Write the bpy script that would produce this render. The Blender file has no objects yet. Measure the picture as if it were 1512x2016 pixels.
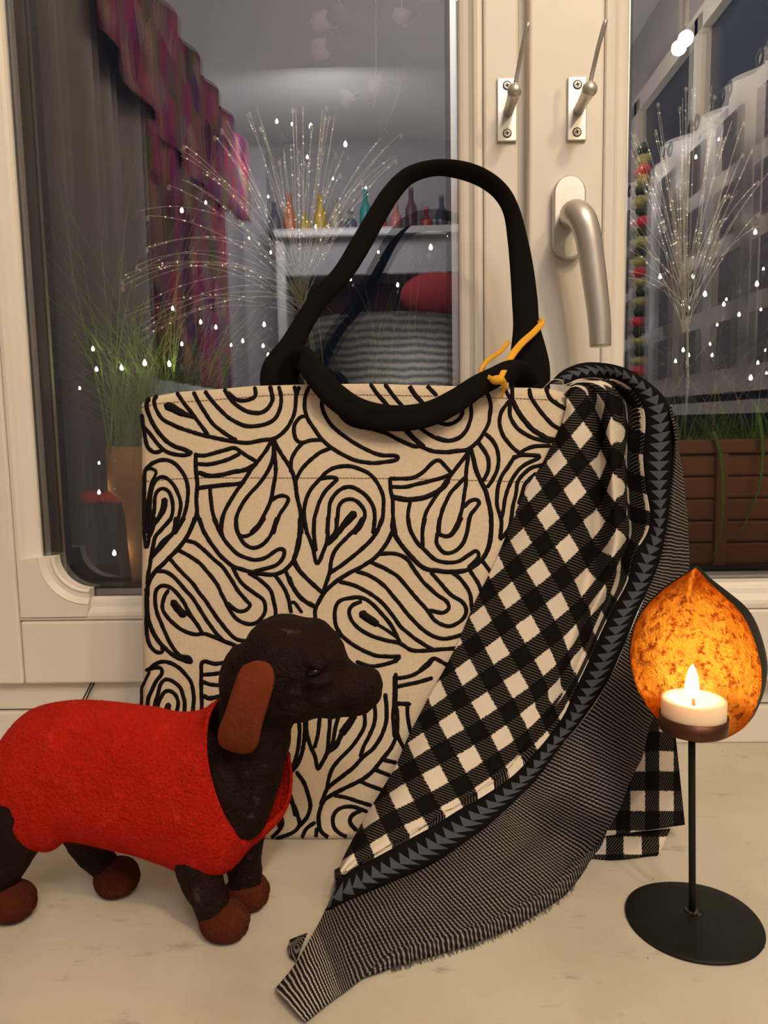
import bpy, bmesh, math, random
import numpy as np
from mathutils import Vector, Matrix, noise

random.seed(7)
S = bpy.context.scene
COL = S.collection

# ------------------------------------------------------------------ camera
F, CX, CY = 1514.0, 756.0, 1008.0
TH, RO, YA = math.radians(6.6), math.radians(1.05), math.radians(1.5)
CAM = np.array([0.0, -0.67, 0.294])
D_ = np.array([-math.sin(YA) * math.cos(TH), math.cos(YA) * math.cos(TH), -math.sin(TH)])
_r = np.array([math.cos(YA), math.sin(YA), 0.0]); _u = np.cross(_r, D_)
R_ = _r * math.cos(RO) - _u * math.sin(RO)
U_ = _u * math.cos(RO) + _r * math.sin(RO)
cd = bpy.data.cameras.new('camera'); cam = bpy.data.objects.new('camera', cd); COL.objects.link(cam)
cd.sensor_fit = 'VERTICAL'; cd.sensor_height = 36.0; cd.lens = 36.0 * F / 2016.0
cd.clip_start = 0.02; cd.clip_end = 50
m = Matrix.Identity(4)
for i in range(3):
    m[i][0], m[i][1], m[i][2], m[i][3] = R_[i], U_[i], -D_[i], CAM[i]
cam.matrix_world = m
S.camera = cam

# ------------------------------------------------------------------ world, exposure, lights
w = bpy.data.worlds.new('night'); S.world = w; w.use_nodes = True
w.node_tree.nodes['Background'].inputs[0].default_value = (0.010, 0.012, 0.020, 1)
w.node_tree.nodes['Background'].inputs[1].default_value = 0.5
S.view_settings.view_transform = 'Standard'; S.view_settings.look = 'None'
S.view_settings.gamma = 1.0; S.view_settings.use_curve_mapping = False
S.view_settings.exposure = -0.05
S.cycles.use_denoising = True
S.cycles.sample_clamp_indirect = 4.0
S.cycles.max_bounces = 10; S.cycles.transparent_max_bounces = 16

def area_light(name, loc, target, size, power, color):
    l = bpy.data.lights.new(name, 'AREA'); l.shape = 'DISK'; l.size = size; l.energy = power; l.color = color
    o = bpy.data.objects.new(name, l); COL.objects.link(o); o.location = loc
    o.rotation_euler = (Vector(target) - Vector(loc)).to_track_quat('-Z', 'Y').to_euler()
    return o
# the room's ceiling spot (seen mirrored in the right pane) and the pendant further back
def point_light(name, loc, radius, power, color):
    l = bpy.data.lights.new(name, 'POINT'); l.shadow_soft_size = radius; l.energy = power; l.color = color
    o = bpy.data.objects.new(name, l); COL.objects.link(o); o.location = loc; return o
SPOT_POWER = 1250.0
point_light('ceiling_lamp', (0.50, -1.35, 1.70), 0.06, 34, (1.0, 0.785, 0.49))
area_light('added_wall_fill', (-0.35, -2.95, 1.80), (-0.35, -4.1, 0.6), 0.5, 26, (1.0, 0.95, 0.92))  # unseen light added to brighten the far wall mirrored in the panes
area_light('added_ceiling_fill', (0.25, -2.5, 0.15), (0.0, -3.3, 1.95), 0.4, 30, (1.0, 0.95, 0.92))  # no fixture here; added to lift the mirrored ceiling and upper wall
area_light('added_curtain_fill', (0.35, -1.75, 1.66), (0.9, -1.7, 0.7), 0.4, 16, (1.0, 0.95, 0.92))  # extra unseen light put in for the mirrored right wall and sheer curtain

# ------------------------------------------------------------------ pixel <-> world helpers
def ray(x, y): return D_ + R_ * (x - CX) / F - U_ * (y - CY) / F
def at_y(x, y, Y):
    v = ray(x, y); return CAM + v * (Y - CAM[1]) / v[1]
def at_z(x, y, z):
    v = ray(x, y); return CAM + v * (z - CAM[2]) / v[2]
def at_x(x, y, X):
    v = ray(x, y); return CAM + v * (X - CAM[0]) / v[0]
def at_pl(x, y, p0, n):
    v = ray(x, y); return CAM + v * (np.dot(np.array(p0) - CAM, n) / np.dot(v, n))
def pxm(p):  # metres per pixel at p
    return float(np.dot(np.array(p) - CAM, D_) / F)

# ------------------------------------------------------------------ object helpers
def root_loc(o):
    p = np.zeros(3)
    while o is not None:
        p += np.array(o.location); o = o.parent
    return p
def tag(o, label=None, cat=None, group=None, kind=None):
    if label: o['label'] = label
    if cat: o['category'] = cat
    if group: o['group'] = group
    if kind: o['kind'] = kind
    return o
def thing(name, label, cat, loc, group=None, kind=None):
    o = bpy.data.objects.new(name, None); COL.objects.link(o); o.location = [float(c) for c in loc]
    o.empty_display_size = 0.02
    return tag(o, label, cat, group, kind)
def mesh(name, v, f, mat, parent=None, uv=None, smooth=True, kind=None, label=None):
    me = bpy.data.meshes.new(name)
    v = np.asarray(v, float)
    if parent is not None: v = v - root_loc(parent)
    me.from_pydata([tuple(map(float, p)) for p in v], [], [tuple(int(i) for i in q) for q in f])
    if uv is not None:
        ul = me.uv_layers.new(name='UVMap')
        li = np.empty(len(me.loops), int); me.loops.foreach_get('vertex_index', li)
        ul.data.foreach_set('uv', np.asarray(uv, np.float32)[li].ravel())
    if smooth: me.polygons.foreach_set('use_smooth', [True] * len(me.polygons))
    if mat: me.materials.append(mat)
    me.update()
    o = bpy.data.objects.new(name, me); COL.objects.link(o)
    if parent is not None: o.parent = parent
    if kind: o['kind'] = kind
    if label: o['label'] = label
    return o
def bm_mesh(name, bm, mat, parent=None, smooth=False, kind=None, label=None):
    v = [tuple(x.co) for x in bm.verts]; bm.verts.index_update()
    f = [[x.index for x in fc.verts] for fc in bm.faces]
    bm.free()
    return mesh(name, v, f, mat, parent, smooth=smooth, kind=kind, label=label)
class MB:
    def __init__(s): s.v, s.f = [], []
    def add(s, v, f):
        n = len(s.v); s.v.extend([tuple(p) for p in v]); s.f.extend([[i + n for i in q] for q in f]); return s
    def build(s, name, mat, parent=None, **k): return mesh(name, s.v, s.f, mat, parent, **k)
def box(x0, x1, y0, y1, z0, z1, bev=0.0, seg=2):
    bm = bmesh.new(); bmesh.ops.create_cube(bm, size=1)
    for v in bm.verts:
        v.co = Vector(((x0 + x1) / 2 + v.co.x * (x1 - x0), (y0 + y1) / 2 + v.co.y * (y1 - y0), (z0 + z1) / 2 + v.co.z * (z1 - z0)))
    if bev: bmesh.ops.bevel(bm, geom=bm.edges[:], offset=bev, segments=seg, profile=0.5, affect='EDGES')
    return bm
def boxo(name, x0, x1, y0, y1, z0, z1, mat, parent=None, bev=0.0, **k):
    return bm_mesh(name, box(x0, x1, y0, y1, z0, z1, bev), mat, parent, **k)
def cr(P, n, closed=False):
    """Catmull-Rom along axis 0, n samples"""
    P = np.asarray(P, float); k = len(P)
    t = np.linspace(0, k if closed else k - 1, n, endpoint=not closed)
    i = np.floor(t).astype(int)
    if not closed: i = np.minimum(i, k - 2)
    f = (t - i).reshape((-1,) + (1,) * (P.ndim - 1))
    if closed:
        a, b, c, d = P[(i - 1) % k], P[i % k], P[(i + 1) % k], P[(i + 2) % k]
    else:
        Q = np.concatenate([[2 * P[0] - P[1]], P, [2 * P[-1] - P[-2]]])
        a, b, c, d = Q[i], Q[i + 1], Q[i + 2], Q[i + 3]
    return 0.5 * (2 * b + (c - a) * f + (2 * a - 5 * b + 4 * c - d) * f ** 2 + (3 * b - a - 3 * c + d) * f ** 3)
def resample(P, step):
    P = np.asarray(P, float)
    if len(P) == 2: D = P
    else: D = cr(P, (len(P) - 1) * 12 + 1)
    L = np.concatenate([[0], np.cumsum(np.linalg.norm(np.diff(D[:, :2], axis=0), axis=1))])
    n = max(2, int(L[-1] / step) + 1)
    t = np.linspace(0, L[-1], n)
    return np.stack([np.interp(t, L, D[:, c]) for c in range(D.shape[1])], 1)
def frames(P):
    P = np.asarray(P, float)
    T = np.gradient(P, axis=0); T /= np.linalg.norm(T, axis=1)[:, None] + 1e-12
    ref = np.array([0, 0, 1.0]) if abs(T[0][2]) < 0.9 else np.array([1.0, 0, 0])
    N = np.cross(T[0], ref); N /= np.linalg.norm(N)
    Ns = [N]
    for i in range(1, len(P)):
        N = N - T[i] * np.dot(N, T[i]); N /= np.linalg.norm(N) + 1e-12; Ns.append(N)
    Ns = np.array(Ns)
    return T, Ns, np.cross(T, Ns)
def tube(P, r, n=10, caps=True, flat=1.0):
    P = np.asarray(P, float); k = len(P); r = np.broadcast_to(np.asarray(r, float), (k,))
    T, N, B = frames(P)
    a = np.linspace(0, 2 * math.pi, n, endpoint=False)
    V = (P[:, None] + r[:, None, None] * (np.cos(a)[None, :, None] * N[:, None] + flat * np.sin(a)[None, :, None] * B[:, None])).reshape(-1, 3)
    Fc = [[i * n + j, i * n + (j + 1) % n, (i + 1) * n + (j + 1) % n, (i + 1) * n + j] for i in range(k - 1) for j in range(n)]
    if caps: Fc += [list(range(n))[::-1], [(k - 1) * n + j for j in range(n)]]
    return V, Fc
def strip(P, W, Nrm, th=0.001):
    """flat band along P, full widths W, face normals Nrm, thickness th (closed)"""
    P = np.asarray(P, float); k = len(P); W = np.broadcast_to(np.asarray(W, float), (k,))
    T = np.gradient(P, axis=0); T /= np.linalg.norm(T, axis=1)[:, None] + 1e-12
    Nrm = np.broadcast_to(np.asarray(Nrm, float), (k, 3))
    B = np.cross(T, Nrm); B /= np.linalg.norm(B, axis=1)[:, None] + 1e-12
    N2 = np.cross(B, T)
    prof = [(-.5, -.3), (-.47, .3), (-.2, .5), (.2, .5), (.47, .3), (.5, -.3), (.2, -.5), (-.2, -.5)]
    n = len(prof)
    V = np.stack([P + B * (W[:, None] * a) + N2 * (th * b) for a, b in prof], 1).reshape(-1, 3)
    Fc = [[i * n + j, i * n + (j + 1) % n, (i + 1) * n + (j + 1) % n, (i + 1) * n + j] for i in range(k - 1) for j in range(n)]
    Fc += [list(range(n))[::-1], [(k - 1) * n + j for j in range(n)]]
    return V, Fc
def grid_faces(nr, nc):
    return [[i * nc + j, i * nc + j + 1, (i + 1) * nc + j + 1, (i + 1) * nc + j] for i in range(nr - 1) for j in range(nc - 1)]
def lathe(prof, c, n=32, capb=False, capt=False):
    """prof: list of (r,z)"""
    V, Fc = [], []
    for r, z in prof:
        for j in range(n):
            a = 2 * math.pi * j / n; V.append((c[0] + r * math.cos(a), c[1] + r * math.sin(a), c[2] + z))
    for i in range(len(prof) - 1):
        for j in range(n): Fc.append([i * n + j, i * n + (j + 1) % n, (i + 1) * n + (j + 1) % n, (i + 1) * n + j])
    if capb: Fc.append(list(range(n))[::-1])
    if capt: Fc.append([(len(prof) - 1) * n + j for j in range(n)])
    return V, Fc
def ball(c, r, sub=2, scale=(1, 1, 1)):
    bm = bmesh.new(); bmesh.ops.create_icosphere(bm, subdivisions=sub, radius=1)
    bm.verts.index_update()
    v = [(c[0] + x.co.x * r * scale[0], c[1] + x.co.y * r * scale[1], c[2] + x.co.z * r * scale[2]) for x in bm.verts]
    f = [[x.index for x in q.verts] for q in bm.faces]; bm.free()
    return v, f
def modifier(o, kind, name='m', **k):
    md = o.modifiers.new(name, kind)
    for a, b in k.items(): setattr(md, a, b)
    return md

# ------------------------------------------------------------------ materials
class NT:
    def __init__(s, name):
        s.m = bpy.data.materials.new(name); s.m.use_nodes = True
        s.t = s.m.node_tree; s.b = s.t.nodes['Principled BSDF']; s.out = s.t.nodes['Material Output']
    def n(s, typ, **k):
        nd = s.t.nodes.new(typ)
        for a, b in k.items(): setattr(nd, a, b)
        return nd
    def l(s, a, b): s.t.links.new(a, b)
    def val(s, x, sock):
        if isinstance(x, (int, float)): sock.default_value = x
        elif isinstance(x, tuple): sock.default_value = x if len(x) == len(sock.default_value) else x + (1,)
        else: s.l(x, sock)
    def math(s, op, a, b=0.0, c=0.0):
        nd = s.n('ShaderNodeMath', operation=op)
        for i, x in enumerate((a, b, c)): s.val(x, nd.inputs[i])
        return nd.outputs[0]
    def mix(s, fac, a, b):
        nd = s.n('ShaderNodeMix', data_type='RGBA')
        s.val(fac, nd.inputs[0]); s.val(a, nd.inputs[6]); s.val(b, nd.inputs[7])
        return nd.outputs[2]
    def coord(s, which='Object'): return s.n('ShaderNodeTexCoord').outputs[which]
    def xyz(s, v):
        nd = s.n('ShaderNodeSeparateXYZ'); s.l(v, nd.inputs[0]); return nd.outputs
    def noise(s, scale, detail=3, vec=None, rough=0.5, out=0, scl=None):
        nd = s.n('ShaderNodeTexNoise'); nd.inputs['Scale'].default_value = scale
        nd.inputs['Detail'].default_value = detail; nd.inputs['Roughness'].default_value = rough
        v = vec if vec is not None else s.coord()
        if scl:
            mp = s.n('ShaderNodeMapping'); mp.inputs['Scale'].default_value = scl; s.l(v, mp.inputs[0]); v = mp.outputs[0]
        s.l(v, nd.inputs['Vector']); return nd.outputs[out]
    def ramp(s, fac, stops):
        nd = s.n('ShaderNodeValToRGB'); e = nd.color_ramp.elements
        while len(e) < len(stops): e.new(0.5)
        for x, (p, c) in zip(e, stops):
            x.position = p; x.color = c if len(c) == 4 else tuple(c) + (1,)
        s.l(fac, nd.inputs[0]); return nd.outputs[0]
    def bump(s, h, strength=0.3, dist=0.001):
        nd = s.n('ShaderNodeBump'); nd.inputs['Strength'].default_value = strength; nd.inputs['Distance'].default_value = dist
        s.l(h, nd.inputs['Height']); s.l(nd.outputs[0], s.b.inputs['Normal']); return nd.outputs[0]
    def set(s, color=None, rough=None, metal=None, spec=None, **k):
        if color is not None: s.val(color, s.b.inputs['Base Color'])
        if rough is not None: s.val(rough, s.b.inputs['Roughness'])
        if metal is not None: s.val(metal, s.b.inputs['Metallic'])
        if spec is not None: s.val(spec, s.b.inputs['Specular IOR Level'])
        for a, b in k.items(): s.val(b, s.b.inputs[a.replace('_', ' ')])
        return s
def simple(name, color, rough=0.6, metal=0.0, spec=0.4, var=0.12, vscale=60, bump=0.0, bscale=400, bdist=0.0005, **k):
    q = NT(name)
    c2 = tuple(min(1, c * (1 - var)) for c in color)
    q.set(color=q.mix(q.noise(vscale), c2, color), rough=rough, metal=metal, spec=spec, **k)
    if bump: q.bump(q.noise(bscale, 4), bump, bdist)
    return q.m
def emit(name, color, strength):
    q = NT(name); q.set(color=(0.02, 0.02, 0.02), rough=0.5)
    q.set(Emission_Color=color, Emission_Strength=strength); return q.m

M = {}
M['paint'] = simple('cream_gloss_paint', (0.80, 0.745, 0.655), 0.38, var=0.05, vscale=25, bump=0.12, bscale=120, bdist=0.0006)
M['paint2'] = simple('cream_frame_paint', (0.78, 0.725, 0.635), 0.45, var=0.06, vscale=18, bump=0.12, bscale=90, bdist=0.0006)
M['roomwall'] = simple('lilac_grey_wall_paint', (0.56, 0.53, 0.57), 0.8, var=0.05, vscale=4)
M['ceiling'] = simple('white_ceiling_paint', (0.75, 0.73, 0.72), 0.8, var=0.03, vscale=4)
M['floor'] = simple('oak_floor', (0.22, 0.13, 0.07), 0.5, var=0.4, vscale=9)
M['steel'] = simple('satin_steel', (0.66, 0.63, 0.58), 0.38, 0.80, var=0.08, vscale=200, bump=0.05, bscale=900, bdist=0.0002)
M['screw'] = simple('bright_screw_steel', (0.80, 0.76, 0.70), 0.35, 0.15, var=0.1)
M['slot'] = simple('dark_screw_slot', (0.03, 0.028, 0.025), 0.7)
M['alu'] = simple('spacer_aluminium', (0.55, 0.55, 0.54), 0.35, 1.0, var=0.1)
M['rubber'] = simple('black_rubber_gasket', (0.012, 0.012, 0.012), 0.6)

def mk_marble():
    q = NT('cream_marble'); v = q.coord()
    a = q.noise(7, 8, v, 0.6); b = q.noise(26, 8, v, 0.65, scl=(1, 2.2, 1)); c = q.noise(420, 2, v)
    base = q.ramp(a, [(0.3, (0.46, 0.40, 0.31)), (0.52, (0.57, 0.51, 0.41)), (0.75, (0.62, 0.56, 0.46))])
    vein = q.ramp(b, [(0.28, (0, 0, 0)), (0.41, (1, 1, 1))])
    base = q.mix(vein, (0.34, 0.30, 0.23), base)
    sp = q.n('ShaderNodeTexVoronoi'); sp.inputs['Scale'].default_value = 75; q.l(v, sp.inputs[0])
    dot = q.math('LESS_THAN', sp.outputs['Distance'], 0.045)
    pick = q.math('GREATER_THAN', q.xyz(sp.outputs['Color'])[0], 0.72)
    base = q.mix(q.math('MULTIPLY', dot, pick), base, (0.09, 0.07, 0.05))
    q.set(color=base, rough=0.42, spec=0.4); q.bump(c, 0.05, 0.0003); return q.m
M['marble'] = mk_marble()

def mk_weave():
    q = NT('cream_burlap_weave'); x, y, z = q.xyz(q.coord('UV'))
    wob = q.noise(40, 3, q.coord('UV'))
    fx = q.math('ADD', q.math('MULTIPLY', x, 2 * math.pi / 0.00155), q.math('MULTIPLY', wob, 6.0))
    fz = q.math('ADD', q.math('MULTIPLY', y, 2 * math.pi / 0.00150), q.math('MULTIPLY', wob, 5.0))
    sx = q.math('SINE', fx); sz = q.math('SINE', fz)
    h = q.math('MULTIPLY', q.math('ADD', q.math('MAXIMUM', q.math('MULTIPLY', sx, sz), q.math('MULTIPLY', q.math('MULTIPLY', sx, sz), -0.8)), 0.05), 1.0)
    n1 = q.noise(500, 3, q.coord('UV')); n2 = q.noise(14, 4, q.coord('UV'))
    f = q.math('ADD', q.math('MULTIPLY', h, 0.8), q.math('MULTIPLY', n1, 0.35))
    c = q.ramp(f, [(0.02, (0.34, 0.235, 0.13)), (0.32, (0.72, 0.58, 0.40)), (0.85, (0.88, 0.76, 0.575))])
    c = q.mix(q.math('MULTIPLY', n2, 0.30), c, (0.60, 0.44, 0.29))
    q.set(color=c, rough=0.9, spec=0.15, Sheen_Weight=0.15); q.bump(f, 0.55, 0.0006); return q.m
M['weave'] = mk_weave()
M['thread'] = simple('black_brown_embroidery', (0.009, 0.005, 0.006), 0.7, spec=0.12, var=0.5, vscale=700, bump=0.6, bscale=1400, bdist=0.0005)
M['seam'] = simple('brown_seam_thread', (0.16, 0.09, 0.05), 0.8)
def mk_strap():
    q = NT('black_cotton_strap'); v = q.coord()
    c = q.mix(q.noise(900, 2, v, scl=(1, 1, 3)), (0.003, 0.0022, 0.002), (0.009, 0.0065, 0.005))
    q.set(color=c, rough=0.9, spec=0.1); q.bump(q.noise(1100, 2, v, scl=(1, 1, 2.5)), 0.4, 0.0004); return q.m
M['strap'] = mk_strap()
M['yellow'] = simple('yellow_cotton_tape', (0.83, 0.40, 0.012), 0.7, var=0.25, vscale=120, bump=0.2, bscale=900)
def mk_check():
    q = NT('black_white_gingham'); u, v, _ = q.xyz(q.coord('UV'))
    wob = q.math('MULTIPLY', q.math('SUBTRACT', q.noise(26, 2, q.coord('UV')), 0.5), 0.10)
    tooth = q.math('MULTIPLY', q.math('SINE', q.math('MULTIPLY', q.math('ADD', u, v), 120.0)), 0.011)
    def light(t):
        return q.math('LESS_THAN', q.math('ABSOLUTE', q.math('SUBTRACT', q.math('FRACT', q.math('ADD', q.math('ADD', t, tooth), 50.5)), 0.5)), 0.252)
    lu, lv = light(q.math('ADD', u, wob)), light(q.math('ADD', v, wob))
    both = q.math('MULTIPLY', lu, lv)
    none = q.math('MULTIPLY', q.math('SUBTRACT', 1.0, lu), q.math('SUBTRACT', 1.0, lv))
    # twill: fine diagonal threads
    d1 = q.math('SINE', q.math('MULTIPLY', q.math('ADD', q.math('MULTIPLY', u, 1.0), q.math('MULTIPLY', v, 0.78)), 2 * math.pi * 11.5))
    tw = q.ramp(q.math('ADD', q.math('MULTIPLY', d1, 0.5), q.math('MULTIPLY', q.noise(60, 2, q.coord('UV')), 0.5)), [(0.36, (0.006, 0.005, 0.005)), (0.88, (0.155, 0.128, 0.100))])
    wn = q.noise(95, 2, q.coord('UV'))
    wh = q.ramp(wn, [(0.3, (0.58, 0.475, 0.355)), (0.6, (0.82, 0.725, 0.60))])
    bk = (0.0075, 0.006, 0.0055)
    c = q.mix(none, q.mix(both, tw, wh), bk)
    q.set(color=c, rough=0.95, spec=0.05); q.bump(wn, 0.5, 0.0006); return q.m
M['check'] = mk_check()
def mk_border():
    q = NT('black_border_grey_triangles'); u, v, _ = q.xyz(q.coord('UV'))
    f = q.math('FRACT', u)
    half = q.math('MULTIPLY', q.math('SUBTRACT', 1.0, f), 0.34)
    tri = q.math('LESS_THAN', q.math('ABSOLUTE', q.math('SUBTRACT', v, 0.5)), half)
    n = q.noise(60, 2, q.coord('UV'), scl=(2, 6, 1))
    c = q.mix(tri, (0.006, 0.005, 0.005), q.ramp(n, [(0.3, (0.05, 0.052, 0.06)), (0.7, (0.10, 0.105, 0.12))]))
    q.set(color=c, rough=0.95, spec=0.1); q.bump(n, 0.4, 0.0005); return q.m
M['border'] = mk_border()
def mk_rib():
    q = NT('ribbed_scarf_reverse'); u, v, _ = q.xyz(q.coord('UV'))
    wob = q.math('MULTIPLY', q.noise(6, 3, q.coord('UV'), scl=(0.04, 1, 1)), 0.7)
    s = q.math('SINE', q.math('MULTIPLY', q.math('ADD', u, wob), 2 * math.pi))
    br = q.math('SINE', q.math('ADD', q.math('MULTIPLY', v, 2 * math.pi * 26), q.math('MULTIPLY', q.math('FLOOR', u), 1.9)))
    h = q.math('ADD', q.math('MULTIPLY', s, 0.55), q.math('MULTIPLY', br, 0.18))
    h = q.math('ADD', h, q.math('MULTIPLY', q.noise(14, 2, q.coord('UV'), scl=(1, 8, 1)), 0.5))
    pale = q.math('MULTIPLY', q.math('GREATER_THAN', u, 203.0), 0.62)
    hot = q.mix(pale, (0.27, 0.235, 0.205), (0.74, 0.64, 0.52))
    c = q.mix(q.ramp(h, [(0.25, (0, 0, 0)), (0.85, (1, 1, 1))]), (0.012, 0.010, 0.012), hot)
    q.set(color=c, rough=0.95, spec=0.1); q.bump(h, 0.5, 0.0008); return q.m
M['rib'] = mk_rib()
M['fringe'] = simple('frayed_threads', (0.12, 0.10, 0.085), 0.9, var=0.8, vscale=900)
def mk_felt(name, c, d, bs=0.6):
    q = NT(name); v = q.coord()
    n = q.noise(95, 6, v, 0.75, scl=(1.0, 1, 0.55)); n2 = q.noise(24, 5, v, .65)
    col = q.mix(n2, d, c)
    col = q.mix(q.math('MULTIPLY', q.ramp(n, [(0.55, (0, 0, 0)), (0.75, (1, 1, 1))]), 0.45), col, tuple(min(1, x * 1.5 + 0.03) for x in c))
    q.set(color=col, rough=1.0, spec=0.05, Sheen_Weight=0.10, Sheen_Roughness=0.6, Sheen_Tint=tuple(min(1, x * 2 + .1) for x in c))
    q.bump(q.math('ADD', q.noise(500, 4, v), q.math('MULTIPLY', n, 2.0)), bs, 0.0022); return q.m
M['redfelt'] = mk_felt('red_felt', (0.56, 0.020, 0.007), (0.34, 0.006, 0.003), 1.0)
M['ear'] = mk_felt('rust_brown_felt', (0.17, 0.036, 0.012), (0.12, 0.022, 0.008), 0.35)
M['paw'] = mk_felt('chestnut_felt', (0.105, 0.022, 0.009), (0.045, 0.009, 0.004), 0.9)
def mk_dog():
    q = NT('dark_brown_hide'); v = q.coord()
    n = q.noise(38, 6, v, 0.65); d = q.noise(90, 5, v, 0.7)
    c = q.mix(n, (0.007, 0.0028, 0.0017), (0.018, 0.007, 0.0045))
    dust = q.ramp(d, [(0.62, (0, 0, 0)), (0.74, (1, 1, 1))])
    c = q.mix(q.math('MULTIPLY', dust, 0.30), c, (0.16, 0.12, 0.11))
    q.set(color=c, rough=0.7, spec=0.10)
    q.bump(q.math('ADD', q.noise(70, 6, v, 0.6), q.math('MULTIPLY', q.noise(600, 2, v), 0.25)), 0.9, 0.0045); return q.m
M['dog'] = mk_dog()
M['eye'] = simple('glossy_black_eye', (0.003, 0.003, 0.003), 0.18, spec=0.35)
M['iron'] = simple('black_iron', (0.012, 0.0125, 0.009), 0.55, 0.2, 0.25, var=0.4, vscale=90, bump=0.2, bscale=300)
M['weld'] = simple('rusty_weld', (0.11, 0.085, 0.05), 0.6, 0.5, var=0.7, vscale=400, bump=0.8, bscale=700)
M['rust'] = simple('copper_brown_cup', (0.14, 0.055, 0.03), 0.45, 0.7, var=0.6, vscale=70, bump=0.2, bscale=200)
def mk_gold():
    q = NT('crinkled_gold_leaf'); v = q.coord()
    n = q.noise(170, 8, v, 0.8); n2 = q.noise(50, 4, v)
    vo = q.n('ShaderNodeTexVoronoi'); vo.feature = 'DISTANCE_TO_EDGE'; vo.inputs['Scale'].default_value = 520
    q.l(v, vo.inputs['Vector'])
    h = q.math('ADD', q.math('MULTIPLY', n, 1.2), q.math('MULTIPLY', vo.outputs['Distance'], 0.5))
    c = q.mix(n2, (0.60, 0.21, 0.03), (0.92, 0.46, 0.07))
    c = q.mix(q.ramp(n, [(0.40, (1, 1, 1)), (0.50, (0, 0, 0))]), c, (0.26, 0.06, 0.015))
    q.set(color=c, rough=0.17, metal=1.0); q.bump(h, 0.5, 0.0010); return q.m
M['gold'] = mk_gold()
def mk_wax():
    q = NT('ivory_wax'); q.set(color=(0.86, 0.70, 0.48), rough=0.45, spec=0.3, Subsurface_Weight=0.5, Subsurface_Radius=(0.01, 0.006, 0.003), Subsurface_Scale=0.6); return q.m
M['wax'] = mk_wax()
M['flame'] = emit('flame_light', (1.0, 0.68, 0.32), 48.0)
M['fairy'] = emit('fairy_bulb_light', (1.0, 0.84, 0.52), 30.0)
M['spot'] = emit('spot_lamp_light', (1.0, 0.765, 0.44), SPOT_POWER)
M['micro'] = emit('micro_light_glow', (1.0, 0.86, 0.58), 1.1)
M['wick'] = simple('wick_grey', (0.25, 0.18, 0.12), 0.8)
def mk_glass():
    q = NT('window_glass'); t = q.n('ShaderNodeBsdfTransparent'); g = q.n('ShaderNodeBsdfGlossy')
    t.inputs[0].default_value = (0.93, 0.95, 0.94, 1); g.inputs[0].default_value = (0.94, 0.95, 1.0, 1); g.inputs['Roughness'].default_value = 0.0
    fr = q.n('ShaderNodeFresnel'); fr.inputs[0].default_value = 1.52
    mx = q.n('ShaderNodeMixShader'); q.l(q.math('MINIMUM', q.math('MULTIPLY', fr.outputs[0], 3.0), 1.0), mx.inputs[0])
    q.l(t.outputs[0], mx.inputs[1]); q.l(g.outputs[0], mx.inputs[2]); q.l(mx.outputs[0], q.out.inputs[0]); return q.m
M['glass'] = mk_glass()
M['grass'] = simple('grass_green', (0.30, 0.55, 0.08), 0.6, var=0.6, vscale=120)
M['grass2'] = simple('dry_grass', (0.48, 0.44, 0.16), 0.7, var=0.4, vscale=120)
M['terra'] = simple('terracotta', (0.85, 0.38, 0.11), 0.8, var=0.25, vscale=20, bump=0.2, bscale=150)
M['planter'] = simple('brown_planter_wood', (0.56, 0.22, 0.09), 0.55, var=0.35, vscale=14, bump=0.2, bscale=120)
M['soil'] = simple('potting_soil', (0.02, 0.014, 0.009), 0.95, var=0.6, bump=0.8, bscale=200)
M['wire'] = simple('glitter_wire', (0.86, 0.80, 0.70), 0.3, 0.35, var=0.2)
M['drop'] = simple('amber_glass_drop', (0.95, 0.80, 0.60), 0.12, 0.3, spec=0.9)
M['cord'] = simple('black_cord', (0.008, 0.007, 0.007), 0.6)
M['leafb'] = simple('dry_brown_leaf', (0.11, 0.08, 0.05), 0.8, var=0.5, vscale=200)
M['leafrefl'] = simple('lilac_leaf_reflection', (0.50, 0.42, 0.53), 0.6, var=0.3, vscale=200)  # colour of the leaves' doubled reflection in the glazing
M['moss'] = simple('dark_moss', (0.03, 0.05, 0.015), 0.9, var=0.6, vscale=200, bump=0.8, bscale=500)
M['darkwood'] = simple('dark_stained_wood', (0.025, 0.018, 0.012), 0.6, var=0.4)
M['redcloth'] = simple('red_cloth', (0.70, 0.025, 0.045), 0.6, var=0.3)

# ------------------------------------------------------------------ the setting
X = lambda px, py=400, Y=0.0: float(at_y(px, py, Y)[0])
GY = 0.014                                    # glass plane (room side)
ZT = 1.12
# windowsill
boxo('trim_1', -1.1, 1.2, -0.60, 0.03, -0.045, 0.0, M['marble'], bev=0.004, kind='structure', label='veined cream marble windowsill')
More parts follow.
